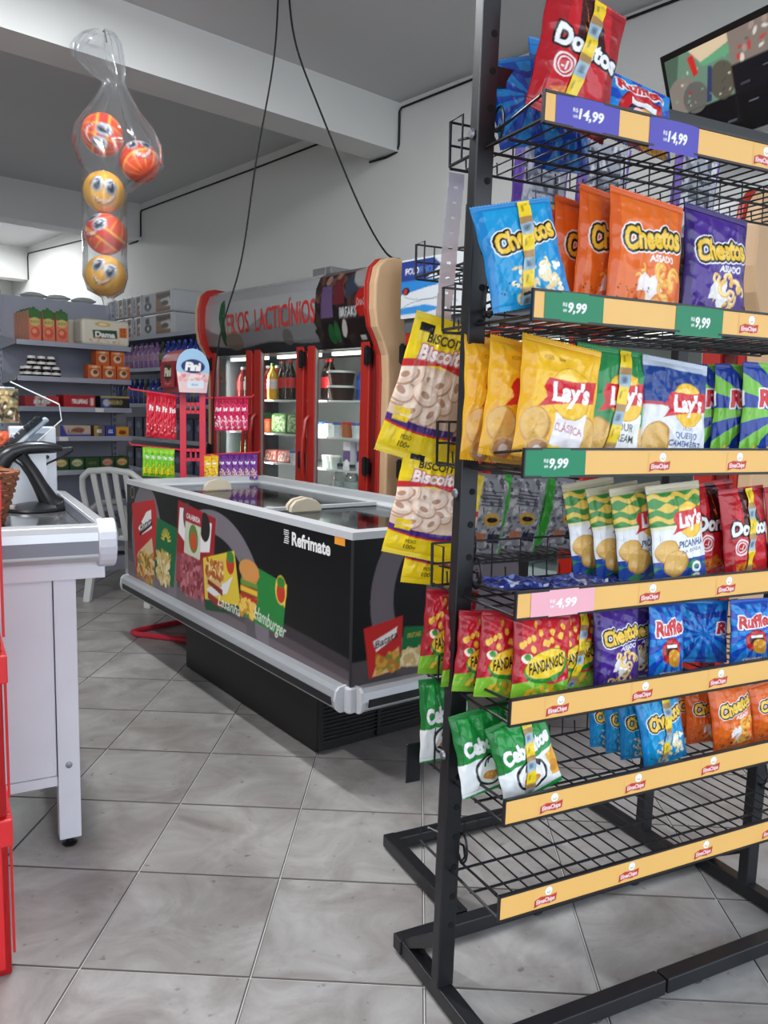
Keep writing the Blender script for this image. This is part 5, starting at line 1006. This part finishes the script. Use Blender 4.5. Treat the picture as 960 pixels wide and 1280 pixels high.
# ================================================================ CHECKOUT
co = thing('checkout_counter', 'white checkout counter with steel top and grey bumper rail', 'counter', COUNT)
MB().box(-.066, 0, 0, .05, .03, .885).build('leg', white_l, co, bevel=.003); MB().box(-.066, 0, .93, .98, .03, .885).build('leg', white_l, co, bevel=.003)
MB().box(-.012, .0, .05, .93, .215, .885).build('end_panel', white_l, co); MB().box(-1.6, -.068, .004, .03, .245, .88).build('front_panel', white_l, co, bevel=.002); MB().box(-1.6, -.068, .002, .034, .212, .243).build('kick_rail', white_l, co)
MB().box(-.067, -.0655, -.0005, .001, .24, .88).build('panel_joint', slot, co)
MB().prism([(.05, .03), (.3, .21), (.34, .21), (.08, .03)], lambda a, c, d: (-.05+d, a, c), 0, .03).build('brace', mat('dark_grey', (70, 72, 78), .5), co)
for y in (.025, .955): MB().lathe([(.02, 0), (.024, .006), (.01, .012), (.01, .03)], 12, (-.033, y, 0)).build('levelling_foot', blackp, co)
MB().lathe([(.0105, 0), (.0095, .004), (.005, .005)], 12).build('screw', bolt, co, True, Matrix.Translation((-.033, 0, .275)) @ Matrix.Rotation(R(90), 4, 'X'))
MB().box(-1.6, .082, -.03, 1.02, .872, .93).build('apron', white_l, co, bevel=.003)
MB().box(-1.6, .06, -.02, 1.0, .93, .998).build('top_plate', mat('mirror_steel', (186, 188, 190), .1, .85, var=.05), co)
gb = mat('bumper_grey', (130, 134, 144), .4, .2); prof = [(0, .926), (.04, .929), (.052, .945), (.055, .985), (.052, 1.02), (.04, 1.038), (0, 1.042)]
MB().prism(prof, lambda a, c, d: (d, -.02-a, c), -1.6, .06).build('front_bumper', alu, co, bevel=.003); MB().box(-1.6, .06, -.0765, -.06, .955, .995).build('bumper_insert', gb, co)
MB().prism(prof, lambda a, c, d: (.06+a, d, c), -.02, 1.02).build('side_bumper', alu, co, bevel=.003); MB().box(.1, .1165, .0, 1.0, .955, .995).build('bumper_insert', gb, co); MB().box(.056, .0605, .0, 1.0, .999, 1.036).build('inner_rail', gb, co)
MB().prism([(0, .905)]+[(.064*math.cos(a)*1.0, .982+.075*math.sin(a)) for a in np.linspace(-1.3, 1.45, 10)]+[(0, 1.056)], lambda a, c, d: (.062+d, -.02-a, c), -.004, .05).build('corner_cap', mat('cap_white', (214, 218, 228), .45), co, bevel=.006)
TOPZ = .9985
def onc(x, y, z=TOPZ, yaw=0): return COUNT @ Matrix.Translation((x, y, z)) @ Matrix.Rotation(R(yaw), 4, 'Z')
sc = thing('barcode_scanner', 'black barcode scanner on a curved stand on the counter', 'scanner', onc(-.045, .72))
bs = mat('scanner_black', (24, 25, 28), .3)
MB().lathe([(.105, 0), (.112, .004), (.108, .012), (.07, .022), (.03, .03)], 24).build('base', bs, sc, True)
MB().tube([(.06, 0, .015), (.045, 0, .04), (.02, 0, .09), (-.005, 0, .14), (-.03, 0, .18), (-.05, 0, .205)], [.05, .036, .028, .025, .024, .03], 12).build('stand', bs, sc, True)
MB().tube([(-.115, 0, .17), (-.1, 0, .2), (-.07, 0, .222), (-.02, 0, .236), (.03, 0, .238), (.07, 0, .235), (.1, 0, .232)], [.034, .034, .03, .025, .024, .02, .012], 12).build('head', bs, sc, True)
MB().tube([(.1, 0, .232), (.135, 0, .236), (.14, .02, .225), (.11, .05, .2), (.06, .11, .17), (.03, .2, .13), (.03, .26, .02)], .0045, 6).build('cable', blackp, sc, True)
cp = thing('computer_case', 'white computer case standing behind the barcode scanner', 'computer', onc(-.03, .93))
MB().box(-.085, .085, -.03, .06, 0, .31).build('case', mat('case_white', (222, 226, 234), .45), cp, bevel=.006); MB().lathe([(.008, 0), (.008, .003)], 10).build('button', blackp, cp, False, Matrix.Translation((.05, -.03, .19)) @ Matrix.Rotation(R(90), 4, 'X')); MB().box(.0, .03, -.032, -.03, .15, .175).build('sticker', whm, cp)
kb = thing('pin_keypad', 'tilted keypad terminal with black keys and white wedge body', 'keypad', onc(-.052, .87) @ Matrix.Translation((-.0, 0, .285)))
KM = Matrix.Rotation(R(-42), 4, 'Y')
MB().box(-.13, .09, -.07, .0, -.012, .008).build('body', mat('case_white', (222, 226, 234), .45), kb, M=KM, bevel=.006); ks = MB().box(-.125, .075, -.072, -.002, .008, .022).build('key_plate', blackp, kb, M=KM)
for i in range(8):
    for j in range(3): MB().box(-.118+i*.024, -.1+i*.024, -.066+j*.022, -.05+j*.022, .022, .03).build('key', bs, ks)
MB().box(-.06, .06, -.05, .0, -.285, .0).build('pillar', MATS['case_white'], kb)
ac = tag(MB().prism([(-.115, .48), (.055, .4), (.062, .34), (-.03, .255), (-.05, .26), (-.14, .47)], lambda a, c, d: (a, d, c), 0, .004).tube([(-.115, .002, .48), (.055, .002, .4), (.062, .002, .34), (-.03, .002, .255)], .0028, 6, 1).build('acrylic_shield', [clear_mat('acrylic', (232, 236, 238), .03, .1, .0), mat('acrylic_edge', (226, 228, 230), .3)], None, M=onc(0, .77)), 'clear acrylic shield with white edge over the keypad', 'shield')
wk = mat('wicker', (142, 88, 60), .6, var=.3, scale=30)
bsk = thing('wicker_basket', 'brown woven wicker basket at the counter end', 'basket', onc(-.262, .36))
for i in range(9): MB().tube([((.085+.006*i)*math.cos(a)+.004*math.sin(a*14+i*3.14), (.085+.006*i)*math.sin(a)+.004*math.cos(a*14+i*3.14), .012+.02*i) for a in np.linspace(0, 2*math.pi, 56, endpoint=False)], .0085, 5, 0, True).build('woven_band', wk, bsk, True)
MB().lathe([(.08, 0), (.085, .008)], 24).build('bottom', wk, bsk)
for i in range(14): a = i*2*math.pi/14; MB().tube([(.084*math.cos(a), .084*math.sin(a), .0), (.135*math.cos(a), .135*math.sin(a), .18)], .005, 5).build('stake', wk, bsk)
# small hooked snack packs behind the basket
def P_nuts(c): c.rect(0, 0, 1, c.h, (206, 90, 50)); c.speck(60, .05, c.h*.2, .95, c.h*.95, .04, .1, [(226, 140, 60), (150, 60, 40), (240, 200, 120), (120, 40, 30)], 3)
def P_toys(c): c.rect(0, 0, 1, c.h, (150, 130, 90)); c.speck(50, .05, c.h*.1, .95, c.h*.95, .05, .12, [(90, 60, 40), (200, 170, 110), (230, 220, 190), (60, 60, 50)], 5)
NX = 30
KIND['nut_pack'] = (P_nuts, .12, .16, .03, (180, 80, 50)); KIND['toy_pack'] = (P_toys, .1, .13, .03, (150, 130, 90))
hr = thing('hook_rack', 'thin white wire hook rack behind the wicker basket', 'display rack', onc(-.31, .93))
MB().tube([(.0, 0, 0), (.0, 0, .55)], .008, 8).build('stem', whm, hr); MB().lathe([(.07, 0), (.07, .008)], 20).build('base', whm, hr)
for z in (.28, .46): MB().tube([(0, 0, z), (.12, .02, z), (.22, .03, z), (.235, .03, z-.11), (.12, .03, z-.11), (.12, .03, z)], .004, 6).build('wire_hook', whm, hr)
for k, z, lab in (('nut_pack', .24, 'orange nut pack hanging on the white wire rack'), ('toy_pack', .42, 'brown and green pack higher on the white wire rack')):
    bag(k, onc(-.125, .945, TOPZ+z-.03), KIND[k][1], KIND[k][2], lab, None, 0, 'snack_pack', 'snack bag')
NX = 104
# red stacked crates at the near edge
cr = mat('crate_red', (220, 40, 44), .4, var=.08)
CRF = Matrix.Translation((-.875, 1.841, 0)) @ Matrix.Rotation(R(29), 4, 'Z')
for i, (z, hh) in enumerate(((0, .408), (.408, .405), (.813, .41))):
    t = thing('plastic_crate', 'red plastic crate, %s of the stack at the near edge' % ('bottom', 'middle', 'top')[i], 'crate', CRF @ Matrix.Translation((0, 0, z+.0005*i)), 'stacked red crates')
    W, D, q = .6, .4, MB(); t_ = .018; tp = .012
    def wall(x0, x1, y0, y1):
        q.add([(x0+tp*(x0 < -W/2)-tp*(x0 >= -.05), y0, 0), (x1, y0, 0), (x1, y1, 0), (x0, y1, 0)], [])
    q.box(-W+tp, -tp, tp, tp+t_, 0, hh-.05).box(-W+tp, -tp, D-tp-t_, D-tp, 0, hh-.05).box(-tp-t_, -tp, tp, D-tp, 0, hh-.05).box(-W+tp, -W+tp+t_, tp, D-tp, 0, hh-.05).box(-W+tp, -tp, tp, D-tp, 0, .02)
    q.build('body', cr, t, bevel=.004)
    r_ = MB()
    for x0, x1, y0, y1 in ((-W, 0, 0, .03), (-W, 0, D-.03, D), (-.03, 0, .03, D-.03), (-W, -W+.03, .03, D-.03)): r_.box(x0, x1, y0, y1, hh-.07, hh-.001)
    r_.build('rim', cr, t, bevel=.004)
    for x in (-.05, -.2, -.35, -.5): MB().box(x-.006, x+.006, .004, tp, .02, hh-.07).build('rib', cr, t)
    MB().box(-W+.1, -W+.2, -.001, .0, hh-.05, hh-.02).build('grip_slot', mat('crate_dark', (120, 12, 16), .5), t)
    for ya in (.05, D-.06): MB().box(-.006, .0, ya, ya+.01, .03, hh-.07).build('rib', cr, t)

# ================================================================ BALLS IN A CLEAR BAG
K = 1.06
def bp(x, y, z): return Vector((x*K, y*K, 1.4+(z-1.4)*K))
BR = .1045
def ball_canvas(red, look):
    c = Canvas(288, 144, (222, 74, 40) if red else (232, 168, 60), .5); ln = (244, 190, 70) if red else (246, 206, 120)
    for i in range(10): c.line([(i*.1+.02, .06), (i*.1+.02+.03*math.sin(i), .44)], .008, ln)
    if red: c.rect(0, .22, 1, .29, (206, 54, 34)); c.rect(0, .205, 1, .22, ln); c.rect(0, .29, 1, .305, ln)
    ex, ey = look
    for dx, dy in ((-.055, -.01), (.055, .01)):
        c.ell(ex+dx, ey+dy, .052, .066, (40, 36, 48)); c.ell(ex+dx, ey+dy, .047, .06, WH); c.ell(ex+dx, ey+dy+.006, .039, .05, (40, 90, 140)); c.ell(ex+dx, ey+dy+.008, .03, .04, (10, 12, 20)); c.ell(ex+dx-.012, ey+dy-.01, .011, .014, WH)
    c.arc(ex, ey+.03, .1, .5, 2.6, .012, (110, 30, 24), .12); c.arc(ex, ey+.022, .09, .6, 2.5, .01, WH, .11)
    return c
BALLS = [(-1.407, 4.116, 2.70, 1, (.5, .25), 100, 20, 'upper red ball with eyes turned sideways in clear bag'), (-1.266, 4.236, 2.612, 1, (.5, .22), -20, -40, 'red ball with one large eye beside the upper ball'), (-1.405, 4.118, 2.432, 0, (.5, .2), 0, 10, 'yellow smiling ball in the middle of the clear bag'), (-1.402, 4.12, 2.235, 1, (.36, .2), 35, 10, 'red striped ball below the smiling yellow ball'), (-1.405, 4.118, 2.035, 0, (.5, .27), 20, -25, 'lowest yellow ball with eyes at the bag bottom')]
for x, y, z, red, look, roll, tilt, lab in BALLS:
    cvs = ball_canvas(red, look); n1, n2 = 56, 28
    S, T = np.meshgrid(np.linspace(0, 1, n1+1), np.linspace(0, 1, n2+1)); lo = (S-.5)*2*np.pi-np.pi/2; la = (T-.5)*np.pi
    P = np.stack([BR*np.cos(la)*np.cos(lo), BR*np.cos(la)*np.sin(lo), BR*np.sin(la)], -1)
    o = link('toy_ball', col_mesh('toy_ball', [grid_mesh('', P, cvs.sample(n1, n2))], printg), None, Matrix.Translation(bp(x, y, z)) @ Matrix.Rotation(R(18), 4, 'Z') @ Matrix.Rotation(R(tilt), 4, 'X') @ Matrix.Rotation(R(roll), 4, 'Y'))
    MB().lathe([(.006, 0), (.004, .003)], 8, (0, 0, BR-.0005)).build('valve', whm, o); tag(o, lab, 'ball', 'face balls in the clear bag')
rows = [(3.17, .0, .03, .03), (3.165, -.01, .075, .03), (3.12, -.02, .115, .035), (3.05, -.015, .12, .035), (2.99, .02, .09, .03), (2.94, .055, .05, .03), (2.88, .06, .075, .05), (2.80, .055, .13, .09), (2.72, .06, .19, .125), (2.64, .07, .215, .13), (2.57, .085, .2, .125), (2.52, .06, .15, .125), (2.44, .005, .108, .11), (2.335, .0, .102, .105), (2.235, .0, .107, .107), (2.135, .0, .102, .105), (2.035, .0, .107, .107), (1.965, .0, .085, .085), (1.93, .01, .03, .03), (1.86, .015, .02, .012)]
b = MB(); n = 64; vs = []; g = random.Random(5); ph = [g.uniform(0, 6.3) for _ in range(6)]
for i, (z, cx, rx, ry) in enumerate(rows):
    ce = bp(-1.405+cx, 4.117, z); am = .13 if z > 2.86 else (.07 if z > 2.5 else .02)
    for k in range(n):
        a = 2*math.pi*k/n; wv = 1+am*(math.sin(k*.55+ph[0]+i*.15)*.5+math.sin(k*1.1+ph[1]-i*.2)*.5+.5*math.sin(k*1.9+ph[2]))
        vs.append((ce.x+rx*K*wv*math.cos(a), ce.y+ry*K*wv*math.sin(a), ce.z+.004*math.sin(k*1.3+i)))
b.add(vs, [(i*n+k, i*n+(k+1) % n, (i+1)*n+(k+1) % n, (i+1)*n+k) for i in range(len(rows)-1) for k in range(n)])
pb = b.build('plastic_bag', clear_mat('clear_film', (247, 248, 249), .2, .1, .03, .035), None, True); tag(pb, 'long clear plastic bag of face balls hanging by the beam', 'plastic bag')
hk = bp(-1.395, 4.117, 3.15)
tag(MB().tube([(hk.x, hk.y, hk.z+.02), (hk.x-.01, hk.y+.05, hk.z+.05), (hk.x-.03, hk.y+.14, hk.z+.03)], .004, 6).build('hook', bolt, None, True), 'small metal hook on the beam above the clear bag', 'hook')

# ================================================================ TELEVISION
d_ = Vector((.463, -.886, 0)); n_ = Vector((-.886, -.463, 0)); zz = Vector((0, 0, 1)); p_ = Vector((1.232, 4.012, 3.068))
T0 = Matrix(((d_.x, -n_.x, 0, p_.x), (d_.y, -n_.y, 0, p_.y), (0, 0, 1, p_.z), (0, 0, 0, 1))) @ Matrix.Rotation(R(20), 4, 'X')
tvs = thing('television', 'black wall television showing a grid of camera views', 'television', T0)
W, H = .74, .44
MB().box(0, W, 0, .05, -H, 0).box(.1, W-.1, .05, .085, -H+.06, -.06).build('casing', mat('tv_black', (10, 10, 12), .25), tvs, bevel=.006)
c = Canvas(372, 216, (8, 9, 14), .56); c.rect(0, 0, .5, .37, (96, 124, 106)); c.poly([(0, 0), (.12, 0), (.06, .2), (0, .24)], (70, 90, 76)); c.poly([(.2, 0), (.5, 0), (.5, .05), (.28, .1)], (200, 180, 150)); c.poly([(.26, .1), (.5, .06), (.5, .12), (.3, .13)], (90, 150, 110)); c.poly([(.18, .04), (.23, .03), (.25, .16), (.21, .17)], (180, 40, 36)); c.ell(.1, .26, .12, .12, (120, 112, 104)); c.ell(.2, .3, .1, .1, (90, 88, 84)); c.ell(.42, .26, .1, .12, (80, 76, 66)); c.poly([(.28, .36), (.33, .14), (.36, .15), (.32, .36)], (44, 54, 90)); c.speck(26, .02, .12, .48, .34, .004, .014, [(150, 50, 46), (190, 180, 160), (50, 60, 56), (110, 140, 120)], 4)
c.rect(.5, 0, 1, .2, (120, 108, 100)); c.speck(26, .52, 0, .98, .19, .008, .03, [(150, 130, 120), (90, 84, 80), (170, 60, 56), (196, 190, 180)], 6); c.rect(.5, .2, 1, .37, (12, 13, 20)); c.rect(0, .37, 1, .374, (30, 32, 44)); c.rect(.498, .2, .502, .56, (26, 28, 40))
for x, y in ((.2, .45), (.62, .45), (.45, .53), (.75, .27), (.58, .33)): c.rect(x-.035, y-.003, x+.035, y+.003, (90, 94, 104))
panel('screen', c, lambda s, t: (.025+s*(W-.05), -.0015, -H+.045+t*(H-.075)), 124, 72, tvs, mat('screen_picture', attr=True, rough=.2, emit=.6))
lettering('maker_mark', 'AOC', .014, lambda x, y: (W*.42+x, -.001, -H+.022+y), mat('mark_grey', (120, 122, 126), .4), tvs, .02)
MB().tube([(W/2, .08, -.2), (W/2, .18, -.16), (W/2+.05, .3, -.1)], .02, 8).build('wall_arm', blackp, tvs)

# ================================================================ CABLES
ck = mat('cable_black', (14, 14, 15), .6)
def cable(pts, r, label, M=None, m=None): return tag(MB().tube(pts, r, 6).build('cable', m or ck, None, True, M), label, 'cable')
def sm(pts, n=6):
    P = [Vector(p) for p in pts]; o = []
    for i in range(len(P)-1):
        a, b_, c_, d = P[max(0, i-1)], P[i], P[i+1], P[min(len(P)-1, i+2)]
        for k in range(n):
            t = k/n; o.append(.5*((2*b_)+(c_-a)*t+(2*a-5*b_+4*c_-d)*t*t+(3*b_-a-3*c_+d)*t**3))
    return o+[P[-1]]
cable(sm([(-.56, 4.1, 3.527), (-.622, 4.56, 3.525), (-.66, 4.66, 3.25), (-.763, 4.75, 2.78), (-.875, 4.9, 2.25), (-1.04, 5.02, 1.73), (-1.115, 5.25, .98), (-1.1, 5.42, .5), (-1.05, 5.5, .01)]), .0055, 'black cable hanging from the ceiling down past the sign')
cable(sm([(-.51, 4.1, 3.527), (-.553, 4.46, 3.525), (-.52, 4.55, 3.3), (-.40, 4.65, 3.02), (-.18, 4.75, 2.55), (-.03, 4.95, 2.34), (.06, 5.06, 2.318)]), .006, 'black cable sagging from the ceiling to the fridge top')
w_ = 3.992
cable([(-1.2, w_, 3.50), (-3.0, w_, 3.505), (-4.35, w_, 3.49), (-4.37, w_, 3.47), (-4.371, w_, 3.25), (-4.39, w_, 3.205), (-4.5, w_, 3.192), (-4.68, w_, 3.195)], .008, 'black cable along the wall top and round the near beam', ROOM)
cable([(-4.67, w_, 3.46), (-6.2, w_, 3.452), (-8.38, w_, 3.455), (-8.405, w_, 3.44), (-8.41, w_, 3.2), (-8.5, w_, 3.15), (-8.7, w_, 3.15)], .008, 'black cable along the wall between the two beams', ROOM)
cable([(-8.72, w_, 3.28), (-9.8, w_, 3.36), (-11.88, w_, 3.45), (-11.91, w_, 3.4), (-11.912, w_, 3.1)], .008, 'thin black cable on the far wall beyond both beams', ROOM)
cable(sm([(1.62, 3.55, 3.53), (1.66, 3.56, 3.2), (1.72, 3.55, 2.8), (1.74, 3.5, 2.4)]), .004, 'thin pale cord hanging in front of the television', None, mat('cord_grey', (150, 150, 150), .5))

# ================================================================ CEILING LAMPS
def fixture(u, v, power, label):
    M = ROOM @ Matrix.Translation((-u, v, CZ-.06))
    t = thing('ceiling_lamp', label, 'lamp', M)
    MB().box(-.62, .62, -.06, .06, .03, .06).build('housing', whm, t, bevel=.004)
    for y in (-.03, .03): MB().tube([(-.6, y, .012), (.6, y, .012)], .013, 10).build('tube', mat('lamp_tube_lit', (250, 252, 255), .5, emit=9.0), t, True)
    lamp('tube_light', 'AREA', M @ Matrix.Translation((0, 0, -.01)), power, 1.2, .12, (.95, .98, 1.0))
fixture(10.9, 3.0, 70, 'bright ceiling tube lamp at the far end of shop')
fixture(2.6, -.6, 75, 'added unseen tube lamp over the checkout')  # out of view, added as fill light for the interior
fixture(2.9, 1.3, 66, 'added unseen tube lamp over the aisle by the freezer')  # out of view, added to brighten the floor by the freezer
